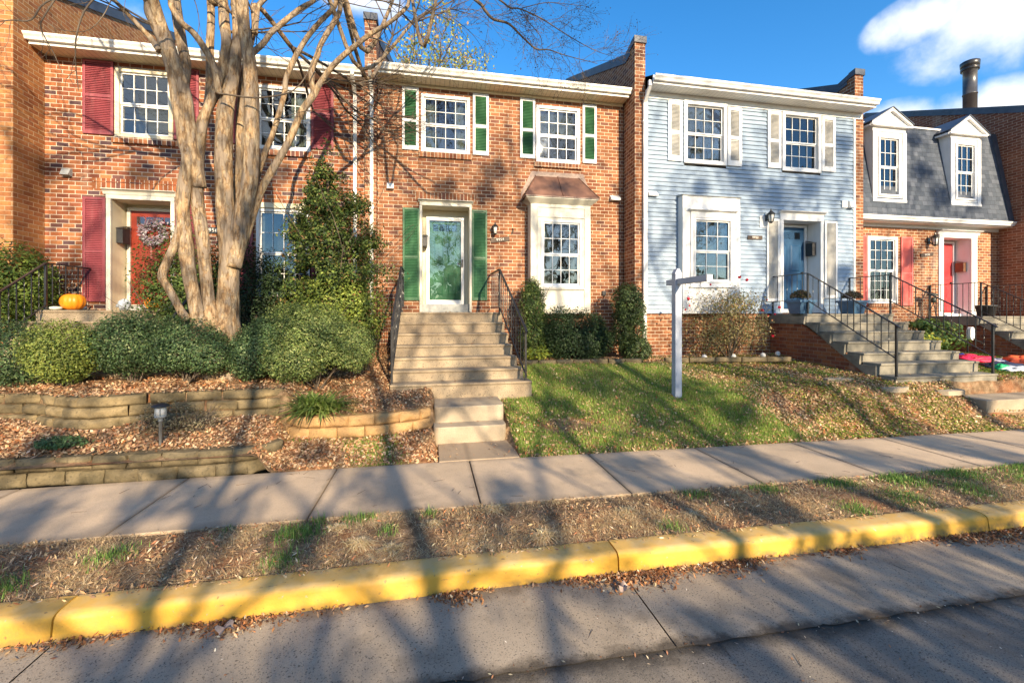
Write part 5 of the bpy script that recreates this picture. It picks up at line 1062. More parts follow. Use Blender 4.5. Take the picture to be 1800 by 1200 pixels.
def up_(px,Y,dx,dy,z,r):      # extension above the frame
    x,_=at(px,0,CMY+Y); return (x+dx,CMY+Y+dy,z,r)
STEMS=[
 ([(398,668,74,0),(394,610,60,0),(400,560,46,0),(402,510,40,0),(404,460,42,0),(404,410,44,.0),(396,350,36,-.02),(393,300,34,-.03),(393,240,34,-.05),(397,190,32,-.03),(408,140,26,0),(417,80,20,.05),(415,30,17,.1),(412,-20,15,.15)],[up_(412,.15,-.1,.3,6.9,.06),up_(412,.15,-.3,.6,8.4,.035)]),
 ([(410,470,34,-.05),(416,430,36,-.05),(425,385,36,-.06),(436,340,32,-.08),(442,290,31,-.1),(443,230,30,-.1),(441,170,27,-.1),(438,110,25,-.12),(430,55,24,-.15),(425,0,24,-.2),(420,-50,22,-.25)],[up_(420,-.25,.1,-.3,7.2,.075),up_(420,-.25,.3,-.7,8.8,.04)]),
 ([(384,640,46,-.1),(374,590,36,-.1),(367,530,26,-.1),(362,475,24,-.1),(355,412,25,-.12),(347,350,25,-.1),(349,310,24,-.1),(347,278,23,-.1),(352,240,22,-.12),(358,211,21,-.12),(368,185,19,-.1),(380,155,20,-.05),(393,111,20,.0),(398,75,20,0),(394,42,20,.05),(389,-10,19,.1)],[up_(389,.1,-.2,.1,6.8,.07),up_(389,.1,-.5,.2,8.3,.04)]),
 ([(370,650,40,-.2),(358,600,34,-.2),(347,550,30,-.2),(337,500,28,-.2),(328,450,28,-.2),(323,400,28,-.2),(322,350,26,-.2),(326,310,25,-.2),(330,280,24,-.2),(322,250,22,-.2),(318,215,20,-.22),(311,190,19,-.22),(303,128,19,-.25),(292,90,20,-.3),(280,60,20,-.3),(264,25,18,-.35),(250,-10,17,-.4)],[up_(250,-.4,-.5,-.3,6.4,.06),up_(250,-.4,-1.2,-.6,7.9,.03)]),
 ([(330,560,18,-.25),(320,550,17,-.3),(310,532,16,-.3),(296,507,16,-.32),(285,486,17,-.32),(294,460,17,-.3),(308,428,17,-.28),(320,392,19,-.24),(326,350,16,-.22)],None),
 ([(350,330,30,-.1),(343,285,28,-.15),(340,250,27,-.15),(333,215,26,-.17),(325,167,26,-.2),(311,119,25,-.25),(298,85,24,-.28),(286,50,23,-.3),(269,0,22,-.38),(255,-40,20,-.4)],[up_(255,-.4,-.3,.2,6.9,.07),up_(255,-.4,-.8,.6,8.6,.04)]),
 ([(324,150,20,-.12),(326,111,21,-.05),(320,80,21,0),(314,40,21,0),(308,0,20,.05),(304,-40,19,.1)],[up_(304,.1,-.1,.4,7,.06),up_(304,.1,-.3,.9,8.6,.03)]),
 ([(281,90,14,-.32),(265,68,12,-.32),(250,52,10,-.35),(226,26,9,-.4),(200,0,8,-.5),(170,-30,7,-.6)],[up_(170,-.6,-.5,-.4,6.5,.025)]),
 ([(385,165,16,-.15),(380,140,15,-.18),(374,112,14,-.2),(355,78,14,-.22),(338,56,13,-.25),(319,40,13,-.3),(303,14,13,-.3),(294,-10,12,-.35)],[up_(294,-.35,-.2,-.5,6.5,.05),up_(294,-.35,-.6,-1.2,8.0,.03)]),
 ([(346,262,22,.1),(352,235,18,.12),(361,208,17,.15),(367,167,16,.15),(369,120,16,.18),(369,83,16,.2),(371,30,15,.2),(371,-30,15,.25)],[up_(371,.25,0,.4,7.2,.05),up_(371,.25,0,.9,8.7,.03)]),
 ([(412,420,24,.25),(417,340,18,.25),(421,270,17,.25),(423,200,17,.25),(427,140,14,.25),(436,95,12,.25),(447,50,12,.3),(452,10,11,.35)],[up_(455,.35,.3,.6,6.6,.04)]),
 ([(416,450,26,.02),(428,418,24,.02),(443,378,19,.02),(459,335,16,.0),(478,300,16,0),(498,267,15,0),(514,235,15,-.02),(528,200,15,-.05),(542,180,15,-.05),(553,164,14,-.05),(563,146,12,-.06),(585,116,11,-.1),(611,92,11,-.15),(650,61,10,-.2),(680,43,9,-.25),(702,26,8,-.3),(717,10,8,-.3),(723,-8,7,-.35)],[up_(723,-.35,.2,-.3,5.9,.03),up_(723,-.35,.5,-.8,7.0,.015)]),
 ([(553,166,12,-.05),(548,145,12,-.03),(549,120,12,0),(558,97,12,0),(563,80,11,0),(572,64,11,0),(587,40,11,.05),(597,20,10,.1),(604,-10,10,.1)],[up_(604,.1,.3,.4,6.4,.045),up_(604,.1,.8,.8,7.9,.02)]),
 ([(440,345,16,.1),(452,310,13,.1),(466,268,12,.1),(478,240,11,.1),(489,205,11,.1),(500,165,11,.08),(503,139,11,.08),(517,105,11,.1),(528,85,11,.1),(543,62,10,.12),(565,36,10,.15),(589,11,9,.2),(598,-15,9,.2)],[up_(598,.2,.3,.8,6.2,.035),up_(598,.2,.7,1.4,7.4,.02)]),
 ([(440,96,14,-.05),(450,88,12,-.02),(464,75,12,0),(476,58,11,0),(492,45,11,0),(519,22,10,.05),(530,14,10,.05),(547,5,9,.1),(575,-8,9,.15)],[up_(575,.15,.5,.2,6.0,.035),up_(575,.15,1.3,.4,7.0,.02)]),
 ([(448,60,12,.15),(451,30,11,.15),(455,10,10,.2),(475,-10,9,.2)],None),
]
rnd=random.Random(7); S=[];T=[]
for i,(pts,ext) in enumerate(STEMS):
    big=pts[0][2]>28; o,sp,rr=stem('stem',pts,18 if big else 10,.2 if big else .1,'bark',5,None,ext)
    if ext:
        p=sp[-1]; d=(sp[-1]-sp[-3]).normalized()
        for j in range(4): 
            a=rnd.uniform(0,6.28); branchy(rnd,S,T,p,(d+Vector((math.cos(a)*.6,math.sin(a)*.6,.1))),rnd.uniform(.9,1.5),rr[-1]*.7,3,.0,.2,4,(1,2),.5,.0035)
        q=sp[int(len(sp)*.8)]
        for j in range(2):
            a=rnd.uniform(0,6.28); branchy(rnd,S,T,q,Vector((math.cos(a),math.sin(a),.45)),rnd.uniform(.7,1.1),.014,2,.1,.2,4,(1,2),.5,.003)
# side twigs drawn from the photograph, and long arching branches
def arc(px_pts,r0,r1,dy=0,kids=2,kl=.35,kr=.004,dep_=1,seeds_=0,k=4):
    P=[Vector((at(px,py,CMY+dy+d)[0],CMY+dy+d,at(px,py,CMY+dy+d)[1])) for (px,py,d) in px_pts]; sp=spline(P,k); n=len(sp)
    for i in range(n-1):
        S.append((*sp[i],*sp[i+1],r0+(r1-r0)*i/n,r0+(r1-r0)*(i+1)/n))
        if i>n*.25 and rnd.random()<kids/k:
            d=(sp[i+1]-sp[i]).normalized(); ax=Vector((rnd.gauss(0,1),rnd.gauss(0,1)*.6,rnd.gauss(0,1))); ax=(ax-d*ax.dot(d)).normalized()
            branchy(rnd,S,T2 if seeds_ else T,sp[i],(d*.7+ax*.8),kl*rnd.uniform(.5,1.2),kr,dep_,.2,0,4,(1,2),.5,.0016)
T2=[]
arc([(383,164,-.3),(410,168,-.32),(444,172,-.35),(475,170,-.35),(506,164,-.33),(526,150,-.3),(540,130,-.28),(550,110,-.25),(558,90,-.22),(570,65,-.2)],.013,.006,0,.3)
arc([(444,86,0),(470,85,-.1),(495,95,-.15),(510,110,-.2)],.006,.002,0,1)
arc([(650,66,-.2),(670,72,-.3),(690,84,-.35),(703,100,-.4),(712,122,-.4)],.012,.004,0,2.0,.25,.003)
arc([(703,100,-.4),(730,105,-.4),(770,107,-.3),(800,112,-.3),(835,118,-.3)],.005,.002,0,2.6,.22,.0022,1,1)
arc([(540,82,0),(560,60,-.1),(585,40,-.2),(605,32,-.3),(640,52,-.3)],.006,.002,0,1,.3,.003)
arc([(480,220,.05),(505,205,-.1),(540,195,-.2),(600,190,-.3),(640,172,-.3),(660,150,-.35)],.006,.002,0,1.5,.3,.0025)
arc([(558,150,-.05),(575,145,-.1),(600,128,-.2),(640,128,-.3)],.006,.002,0,2.2,.25,.0025)
arc([(400,-40,-.5),(300,-25,-.9),(200,-20,-1.2),(155,10,-1.4),(135,60,-1.4),(133,110,-1.3),(138,160,-1.2)],.016,.003,0,1.2,.35,.003)
arc([(260,-30,-.6),(150,-20,-.8),(80,5,-1),(55,35,-1.1),(20,36,-1.2),(-20,40,-1.2)],.014,.004,0,1.5,.3,.003)
arc([(110,-20,-.9),(80,25,-1),(72,50,-1),(95,95,-1.0),(110,130,-1)],.010,.002,0,1.2,.25,.0025)
arc([(200,-10,-.8),(180,30,-.9),(150,55,-.9),(100,50,-1),(60,20,-1)],.006,.002,0,1.5,.3,.0025)
arc([(500,-60,-.5),(620,-90,-.8),(740,-70,-1),(836,0,-1.2),(852,18,-1.2),(867,34,-1.2),(894,42,-1.2),(917,64,-1.2),(942,86,-1.2),(965,88,-1.2),(995,98,-1.2),(1050,112,-1.2)],.03,.003,0,2.4,.34,.003,2,1)
arc([(740,-70,-1),(820,-35,-1.2),(878,0,-1.2),(896,14,-1.2),(914,16,-1.2),(950,32,-1.2),(983,53,-1.2),(1019,75,-1.2),(1053,92,-1.2),(1075,98,-1.2)],.016,.002,0,2.8,.34,.003,2,1)
arc([(914,16,-1.2),(930,40,-1.2),(950,64,-1.2),(954,86,-1.2),(975,108,-1.2),(985,128,-1.2)],.006,.002,0,2,.3,.0025,1,1)
arc([(917,15,-1.2),(960,5,-1.2),(1000,8,-1.2),(1035,12,-1.2)],.006,.002,0,2.6,.28,.0025,1,1)
arc([(970,42,-1.2),(985,38,-1.2),(1010,52,-1.2),(1030,56,-1.2)],.004,.0015,0,2.6,.2,.002,1,1)
arc([(690,-60,-.8),(740,-20,-.8),(770,10,-.8),(800,35,-.8),(830,60,-.8),(858,100,-.8)],.008,.0015,0,2.4,.3,.0022,1,1)
arc([(723,-5,-.35),(745,15,-.5),(770,28,-.6),(800,40,-.7),(825,75,-.7)],.006,.0015,0,2.4,.3,.0022,1,1)
arc([(560,-10,.1),(610,5,0),(650,14,0),(690,20,-.1),(735,38,-.2)],.010,.002,0,1.6,.25,.0025,1,1)
arc([(470,-20,-.2),(440,10,-.2),(470,40,-.2),(520,60,-.2),(545,90,-.2)],.006,.002,0,1.4,.3,.0022,1,1)
arc([(330,-30,0),(345,10,0),(350,45,0),(342,75,0)],.008,.002,0,1.6,.25,.0022,1,1)
V,F=segmesh(S,6); bb=np.array(ct.base); link('branches',npmesh('branches',V-bb,F,'bark' if False else 'barkgrey'),ct.o)
rng=np.random.default_rng(3); tp=np.array([a for a,_ in T2]); tp=np.repeat(tp,4,0)+rng.normal(0,.03,(len(tp)*4,3)); tp=tp[rng.random(len(tp))<.55]
V,F,C=leaves(rng,tp,rng.normal(size=(len(tp),3)),(.010,.022),[((.05,.035,.025),3),((.10,.05,.03),1)],.8); link('seed_pods',npmesh('seed_pods',V-bb,F,'litter',C),ct.o)
# ---------------------------------------------------------------- shrubs
def shrub(name,lab,cat,blobs,n,size,pal,seed,lum=.3,shell=.5,stems=8,group=None,asp=.5,zmin=None,out=1.1,trunk=None,gapy=0):
    rng=np.random.default_rng(seed); B=np.array(blobs,float); n=int(n*1.7) if n>4900 else n; size=(size[0]*1.25,size[1]*1.25) if n>4900 else size; wt=(B[:,3]*B[:,4]+B[:,3]*B[:,5]); bi=rng.choice(len(B),n*2,p=wt/wt.sum())
    d=unit(rng.normal(size=(n*2,3))); bd=unit(rng.normal(size=(16,3))); s=1+lum*(np.exp(7*(d@bd.T-1)).sum(1)-.45)+rng.normal(0,.05,n*2); q=B[bi,:3]+B[bi,3:6]*d; s=s+lum*.45*(nfield(q[:,0]+q[:,2]*.7,q[:,2]*1.3-q[:,0]*.4,9.0,seed)+.6*nfield(q[:,0]*1.2-q[:,1],q[:,2]+q[:,1],19.0,seed+5)); s=np.where(rng.random(n*2)<.03,s+rng.uniform(0,.22,n*2),s)
    r=s*(shell+(1-shell)*rng.random(n*2)**.6); P=B[bi,:3]+B[bi,3:6]*d*r[:,None]
    if gapy:      # thin out along noise for see-through gaps
        keep=np.array([mn.noise(Vector(p)*gapy+Vector((seed,0,0)))>-.12 for p in P]); P=P[keep]; d=d[keep]; bi=bi[keep]
    g=HT(P[:,0],P[:,1])+.03; k=P[:,2]>g; P=P[k][:n]; d=d[k][:n]; m_=len(P)
    base=(float(B[0,0]),float(B[0,1]),hz(B[0,0],B[0,1])); t=Thing(name,lab,cat,base,group)
    N=d*out+rng.normal(0,.55,(m_,3))+[0,0,.45]; V,F,C=leaves(rng,P,N,size,pal,asp,.3,.3); link('foliage',npmesh('foliage',V-np.array(base),F,'leaf',C),t.o)
    rnd=random.Random(seed); S=[];T=[]
    for i in range(stems):
        b=B[i%len(B)]; p=Vector((base[0]+rnd.gauss(0,.02),base[1]+rnd.gauss(0,.02),base[2]-.03)); q=Vector((b[0]+rnd.uniform(-.5,.5)*b[3],b[1]+rnd.uniform(-.5,.5)*b[4],b[2]+rnd.uniform(-.3,.1)*b[5]))
        branchy(rnd,S,T,p,q-p,(q-p).length*(.9 if n<5200 else .75),.012,2 if n<5200 else 1,0,.15,5,(1,1),.45,.0022)
    if trunk: p,q,r=trunk; S.append((*p,*q,r,r*.5))
    if S: V,F=segmesh(S,5); link('stems',npmesh('stems',V-np.array(base),F,'barkgrey'),t.o)
    return t
YEW=[((.09,.15,.035),4),((.16,.22,.05),3),((.035,.06,.018),2),((.18,.22,.05),1)]
DARK=[((.022,.045,.018),4),((.038,.07,.026),3),((.065,.10,.035),1)]
HOL=[((.06,.11,.03),4),((.11,.17,.045),4),((.20,.25,.07),2),((.025,.045,.018),2),((.16,.10,.05),.35)]
HED=[((.065,.12,.045),4),((.10,.165,.06),3),((.03,.06,.025),2),((.22,.28,.12),1.3)]
HEDY=[((.24,.29,.06),4),((.16,.22,.05),3),((.34,.38,.09),2),((.05,.08,.02),1)]
shrub('yew_bush','large yellow green yew behind the railing at the far left','bush',[(-7.15,8.9,2.45,.55,.42,.62),(-7.0,9.15,2.0,.36,.3,.75),(-7.8,8.7,2.3,.7,.5,.85)],13000,(.03,.06),[((.13,.20,.04),4),((.21,.27,.05),3),((.05,.09,.02),2)],1,.18,.55)
shrub('yew_bush','dark yew hiding the right side of the wreathed door','bush',[(-4.45,8.5,2.35,.46,.36,.72),(-4.05,8.7,2.1,.5,.4,.95)],12000,(.025,.055),YEW,2)
shrub('yew_bush','dark shaded yew just right of the crape myrtle stems','bush',[(-3.15,8.7,2.2,.5,.4,.85),(-3.55,9.0,2.2,.5,.35,.95),(-2.75,8.8,1.8,.4,.3,.6)],9000,(.025,.05),DARK,3)
shrub('holly_tree','tall irregular evergreen with arching sprays left of the white downspout','tree',[(-1.83,8.35,2.0,.62,.5,.75),(-1.75,8.35,2.75,.68,.5,.5),(-1.9,8.4,3.4,.62,.45,.45),(-1.95,8.4,3.95,.45,.36,.45),(-1.88,8.42,4.45,.22,.2,.38),(-1.25,8.2,1.95,.3,.3,.55),(-2.35,8.2,2.1,.3,.3,.5),(-1.35,8.45,3.3,.35,.2,.14),(-2.4,8.35,3.5,.3,.2,.14),(-1.4,8.4,3.95,.3,.2,.12)],26000,(.03,.065),[((.07,.12,.03),4),((.13,.19,.04),3),((.24,.27,.07),2),((.025,.045,.018),3),((.28,.16,.07),.7)],4,.55,.3,14,None,.45,None,.7,((-1.83,8.45,1.2),(-1.88,8.42,4.4),.05),3.2)
shrub('yew_bush','bright yellow green bush below the irregular evergreen left of the white downspout','bush',[(-1.72,8.0,2.1,.55,.35,.45),(-1.95,8.05,1.7,.55,.35,.5),(-1.35,8.0,1.8,.35,.3,.55)],11000,(.028,.055),[((.22,.28,.05),4),((.30,.36,.07),3),((.10,.15,.03),2),((.3,.16,.06),.4)],44,.4,.45,6)
g='clipped hedge shrubs behind the block wall'
shrub('hedge_shrub','dark clipped hedge shrub cut by the left edge of the photo','bush',[(-5.6,6.95,1.38,.55,.45,.42)],10000,(.016,.034),HED,5,.15,.6,8,g)
shrub('hedge_shrub','yellow green hedge shrub with a bare stem at the far left','bush',[(-4.78,6.7,1.42,.40,.38,.36)],9000,(.016,.034),HEDY,6,.15,.6,8,g)
shrub('hedge_shrub','dark green clipped shrub in the middle of the left hedge','bush',[(-4.08,6.85,1.52,.50,.48,.38),(-4.5,7.35,1.55,.35,.35,.33)],13000,(.016,.034),HED,7,.15,.6,9,g)
shrub('hedge_shrub','broad dark shrub directly left of the crape myrtle stems','bush',[(-3.34,6.72,1.49,.46,.42,.38),(-3.55,7.2,1.55,.38,.4,.34),(-2.98,6.62,1.38,.28,.3,.30)],13000,(.016,.034),HED,8,.15,.6,9,g)
shrub('hedge_shrub','dark shrub at the right foot of the crape myrtle','bush',[(-2.50,6.72,1.40,.30,.36,.36),(-2.38,7.0,1.62,.30,.34,.30)],11000,(.016,.034),HED,9,.15,.6,9,g)
shrub('hedge_shrub','largest light green rounded shrub between the tree and the tan steps','bush',[(-1.70,6.95,1.58,.58,.52,.46),(-2.05,7.15,1.68,.40,.40,.38),(-1.20,7.0,1.42,.36,.42,.36),(-1.95,6.7,1.28,.45,.4,.32)],26000,(.016,.036),[((.15,.21,.06),4),((.22,.28,.08),3),((.06,.10,.035),1.6),((.34,.38,.14),2)],10,.16,.6,10,g)
shrub('columnar_yew','narrow upright yew beside the right railing of the tan steps','bush',[(2.2,9.0,1.55,.29,.27,.6),(2.16,9.0,2.15,.27,.24,.42),(2.2,9.0,2.45,.12,.12,.25)],9000,(.022,.048),HOL,11,.25,.4,6)
shrub('round_yew','wide dark rounded yew under the bay window','bush',[(3.1,8.85,1.4,.70,.5,.48),(2.75,8.95,1.5,.4,.4,.42),(3.5,8.9,1.35,.4,.4,.42)],15000,(.024,.05),DARK,12,.2,.55,8)
shrub('columnar_yew','tall shaggy yew with bare inner stems at the brick corner beside the siding','bush',[(4.28,8.72,2.2,.33,.3,.38),(4.42,8.72,1.7,.22,.25,.5),(4.1,8.75,1.75,.16,.2,.5),(4.4,8.6,1.2,.3,.28,.25)],9000,(.024,.05),[((.045,.075,.025),4),((.08,.12,.035),3),((.03,.05,.02),2)],13,.3,.45,8)
shrub('low_plant','low yellow green plant at the foot of the tan steps right railing','plant',[(2.1,8.45,1.1,.28,.2,.14)],900,(.035,.07),[((.30,.34,.04),3),((.18,.25,.05),2)],14,.2,.3,4,None,.6)
shrub('leafy_plant','yellow leafed plant on the ground beside the grey steps right side','plant',[(11.75,8.6,1.18,.55,.35,.22)],1500,(.07,.13),[((.40,.40,.05),3),((.22,.30,.06),3)],15,.3,.3,5,None,.6)
shrub('leafy_plant','green leafed plant against the brick base of the right hand steps','plant',[(12.9,8.9,1.3,.6,.35,.38),(12.6,8.9,1.65,.4,.2,.12)],1800,(.07,.13),[((.10,.18,.05),4),((.20,.27,.06),2)],16,.3,.3,5,None,.6)
shrub('ground_plant','small green leafy plant in the leaves at the far left edge','plant',[(-4.05,5.62,.5,.22,.16,.07)],1100,(.02,.045),[((.07,.14,.05),3),((.12,.2,.08),2)],17,.2,.2,3)
shrub('dry_shrub','small half dead shrub with pale leaves behind the solar light','plant',[(-3.15,5.80,.68,.28,.16,.19),(-2.85,5.85,.60,.26,.12,.14)],1500,(.022,.04),[((.38,.32,.20),4),((.24,.20,.11),3),((.14,.13,.06),1)],18,.3,.2,12)
# rose bush
shrub('rose_bush','leggy rose bush with sparse pale leaves and red blooms before the white bay','bush',[(6.5,8.4,1.75,.75,.4,.58),(6.95,8.4,1.6,.5,.35,.5),(6.1,8.4,1.45,.4,.3,.4),(6.6,8.4,2.2,.7,.3,.3)],4950,(.022,.045),[((.26,.24,.09),3),((.42,.34,.15),3),((.16,.17,.06),2),((.40,.18,.08),1)],19,.4,.15,22,None,.55)
rb=[o for o in col.objects if o.name.startswith('rose_bush')][0]; rng=np.random.default_rng(9)
for (px,py) in ((1313,492),(1249,500),(1210,525),(1212,537),(1205,544),(1267,561),(1348,527),(1370,540),(1358,590),(1350,555),(1340,545),(1300,487),(1362,552)):
    x,z=at(px,py,8.25); r=.034 if (px+py)%3 else .022; n=26; d=unit(rng.normal(size=(n,3))); V,F,C=leaves(rng,np.array([x,8.25,z])+d*r*.6,d,(r*1.0,r*1.7),[((.75,.02,.06),3),((.55,.01,.03),1)],.9)
    link('bloom',npmesh('bloom',V-np.array(rb.location),F,'leaf',C),rb)
# liriope
def strap(name,lab,x,y,n,L,seed,pal,spread=.9,wk=1.0):
    rng=np.random.default_rng(seed); z=hz(x,y); a=rng.uniform(0,2*np.pi,n); ll=rng.uniform(.6,1,n)*L; wd=rng.uniform(.008,.014,n)*wk; ds=np.c_[np.cos(a),np.sin(a)]; V=[];k=6
    el=rng.uniform(.5,1.45,n); col_=pick(rng,n,pal,.2); p0=np.c_[x+rng.normal(0,.10,n),y+rng.normal(0,.07,n)] if wk>.5 else np.c_[x+rng.normal(0,.03,n),y+rng.normal(0,.02,n)]
    for j in range(k+1):
        t=j/k; h=ll*(np.sin(el)*t-.62*t*t*spread); r=ll*np.cos(el)*t+ll*.22*t*t; w_=wd*(1-t**2.5)+.0008
        c=np.c_[p0+ds*r[:,None],np.maximum(z+h,z+.01)]; s_=np.c_[-ds[:,1],ds[:,0],np.zeros(n)]*w_[:,None]; V.append(np.stack([c-s_,c+s_],1))
    V=np.stack(V,1).reshape(-1,3); b=(np.arange(n)*(k+1)*2)[:,None]; j=np.arange(k)[None,:]*2; F=np.stack([b+j,b+j+1,b+j+3,b+j+2],2).reshape(-1,4)
    o=link(name,npmesh(name,V-np.array([x,y,z]),F,'blade',np.repeat(col_,(k+1)*2,0)),None,(x,y,z)); tag(o,lab,'plant')
strap('liriope','clump of long green strap leaves at the left end of the orange block wall',-1.48,6.05,360,.68,21,[((.16,.24,.05),4),((.26,.32,.09),2),((.08,.14,.03),2)])
strap('ornamental_grass','pale dried grass tuft in the verge right of the middle curb joint near the sidewalk',3.0,3.75,90,.12,22,[((.55,.44,.25),3),((.42,.32,.17),2)],1.1,.25)
# tree behind the houses
rnd=random.Random(31); S=[];T=[]; t=Thing('yellow_leaved_tree','tree with thinning yellow green leaves rising behind the centre house roof','tree',(.1,21,0))
mb=MB(); mb.tube(spline([(.1,21,0),(.2,21,5),(0,21,9),(.1,21,12.5)]),[.22,.21,.2,.19,.18,.17,.16,.15,.13,.11,.09,.07,.05],8); t.part('trunk',mb,'barkgrey')
for i in range(12): a=i*2.4; branchy(rnd,S,T,Vector((.1,21,10+i*.25)),Vector((math.cos(a),math.sin(a),1.4)),1.8,.05,2,0,.3,4,(1,2),.5,.008)
V,F=segmesh(S,4); link('limbs',npmesh('limbs',V-np.array(t.base),F,'barkgrey'),t.o)
rng=np.random.default_rng(32); tp=np.array([a for a,_ in T]); n=2600; P=tp[rng.integers(0,len(tp),n)]+rng.normal(0,.22,(n,3)); V,F,C=leaves(rng,P,rng.normal(size=(n,3)),(.10,.2),[((.42,.40,.10),3),((.25,.30,.08),3),((.5,.3,.12),1)],.6); link('crown',npmesh('crown',V-np.array(t.base),F,'leaf',C),t.o)
# ---------------------------------------------------------------- ground cover (uncountable)
def field(seed,n,x0,x1,y0,y1,dens):
    rng=np.random.default_rng(seed); P=np.c_[rng.uniform(x0,x1,n),rng.uniform(y0,y1,n)]; k=rng.random(n)<dens(P[:,0],P[:,1]); P=P[k]; return rng,P
def ok(x,y):      # keep off stairs, walks, walls
    wy=np.interp(x,WX,WY); m_=np.ones_like(x,bool)
    m_&=~((x>-.64)&(x<1.66)&(y>6.80)); m_&=~((x>.02)&(x<1.08)&(y>5.94)); m_&=~((x>8.12)&(x<10.52)&(y>6.14)); m_&=~((x>9.28)&(x<11.6)&(y>5.62)&(y<6.14)); m_&=~((x>14.26)&(y>6.9)); m_&=~((x>.09)&(x<1.11)&(y<6.0)&(y>5.2))
    m_&=~((x<.05)&(y>wy-.06)&(y<wy+.19)); m_&=~((x<-2.0)&(y>5.22)&(y<5.46)); m_&=~((x>-6.6)&(x<-3.7)&(y>7.1)&(y<7.3)&False)
    return m_
LIT=[((.50,.31,.17),4),((.38,.20,.10),4),((.60,.42,.25),3),((.20,.10,.05),3),((.60,.45,.29),1.2),((.38,.14,.05),1.5)]
def litter(name,lab,rng,P,size,pal,lift=.012,tiltn=.5,stack=.03,asp=.55):
    n=len(P); x,y=P[:,0],P[:,1]; z=HT(x,y)+rng.uniform(.004,stack,n)
    e=.05; gx=(HT(x+e,y)-HT(x-e,y))/(2*e); gy=(HT(x,y+e)-HT(x,y-e))/(2*e); N=np.c_[-np.clip(gx,-1,1),-np.clip(gy,-1,1),np.ones(n)]+rng.normal(0,tiltn,(n,3))
    V,F,C=leaves(rng,np.c_[x,y,z+lift],N,size,pal,asp,.5,.3); o=link(name,npmesh(name,V,F,'litter',C)); tag(o,lab,'leaf litter',None,'stuff')
rng,P=field(41,130000,-7.5,.1,5.24,9.5,lambda x,y:np.where((y<6.9),.95,np.where(x<-4,.2,.5))*np.clip(.72+nfield(x,y,2.2,1)*.5,.15,1)); k=ok(P[:,0],P[:,1]); litter('leaf_litter','fallen tan and rust leaves covering the left garden beds',rng,P[k],(.020,.056),LIT)
rng,P=field(42,34000,1.1,7.0,5.22,8.9,lambda x,y:np.where(y>8.15,.9,np.clip(.20+.15*nfield(x,y,2,5),.04,.5)+np.clip((5.45-y)*2.2,0,.5)+np.clip((1.7-x)*.8,0,.3))); k=ok(P[:,0],P[:,1]); litter('leaf_litter','scattered fallen leaves on the lawn below the bay window',rng,P[k],(.024,.055),LIT)
rng,P=field(43,120000,4.0,17,5.22,9.0,lambda x,y:vs01((x-4.2+(y-6.3)*.3),0,.9)*np.clip(.50+.35*nfield(x,y,2.4,3),.2,.9)*np.where(x>11,.6,1)); k=ok(P[:,0],P[:,1]); litter('leaf_litter','dense fallen leaves on the bank below the grey steps',rng,P[k],(.022,.052),[((.56,.38,.21),4),((.42,.25,.13),4),((.66,.50,.31),3),((.24,.11,.05),2),((.42,.15,.06),1.5)])
rng,P=field(44,52000,-6.5,16,3.14,4.03,lambda x,y:np.where(x<8,.75,.5)*np.clip(.5+.5*nfield(x,y,3,7),.06,1)); litter('leaf_litter','shredded brown leaves and straw on the verge behind the yellow curb',rng,P,(.016,.05),[((.36,.22,.12),4),((.24,.15,.085),3),((.50,.36,.21),3),((.46,.20,.09),1.2),((.66,.55,.38),.8)],.006,.6,.02,.3)
def gutterdens(x,y):
    g=np.zeros_like(x)
    for (c,w_,a) in ((-1.2,.35,.7),(.2,.18,.8),(1.5,.5,1),(2.3,.4,.8),(3.35,.22,.5),(5.0,.6,1),(-2.1,.3,.4),(-.6,.2,.2)): g=np.maximum(g,a*np.exp(-((x-c)/w_)**2))
    return np.clip(g*np.exp(-((2.99-y)/(.04+.09*g))**2)*1.1+.0,0,1)
rng,P=field(45,90000,-3,7,2.45,2.995,gutterdens); litter('leaf_litter','small piles of brown leaves collected against the foot of the yellow curb',rng,P,(.012,.045),[((.42,.18,.07),4),((.26,.12,.05),4),((.5,.34,.2),2),((.14,.07,.04),3),((.65,.55,.4),.4)],.004,.6,.02,.38)
rng,P=field(46,4200,-5,9,1.2,5.24,lambda x,y:np.where((y>3)&(y<4),0,np.where(y>4,.4,.6))); litter('leaf_litter','stray bits of leaf and bark on the sidewalk and roadway',rng,P,(.006,.026),[((.12,.08,.05),4),((.5,.4,.3),2),((.36,.17,.08),2),((.7,.66,.55),1.2)],.002,.15,.004,.35)
rng,P=field(47,2500,-4.5,9,2.20,2.36,lambda x,y:np.clip(.4+.5*nfield(x,y,3,9),0,1)*np.exp(-((y-2.27)/.04)**2)); litter('leaf_litter','thin line of debris along the seam between gutter and asphalt',rng,P,(.006,.03),[((.12,.07,.04),4),((.5,.42,.3),2),((.3,.15,.08),2)],.003,.3,.008,.4)
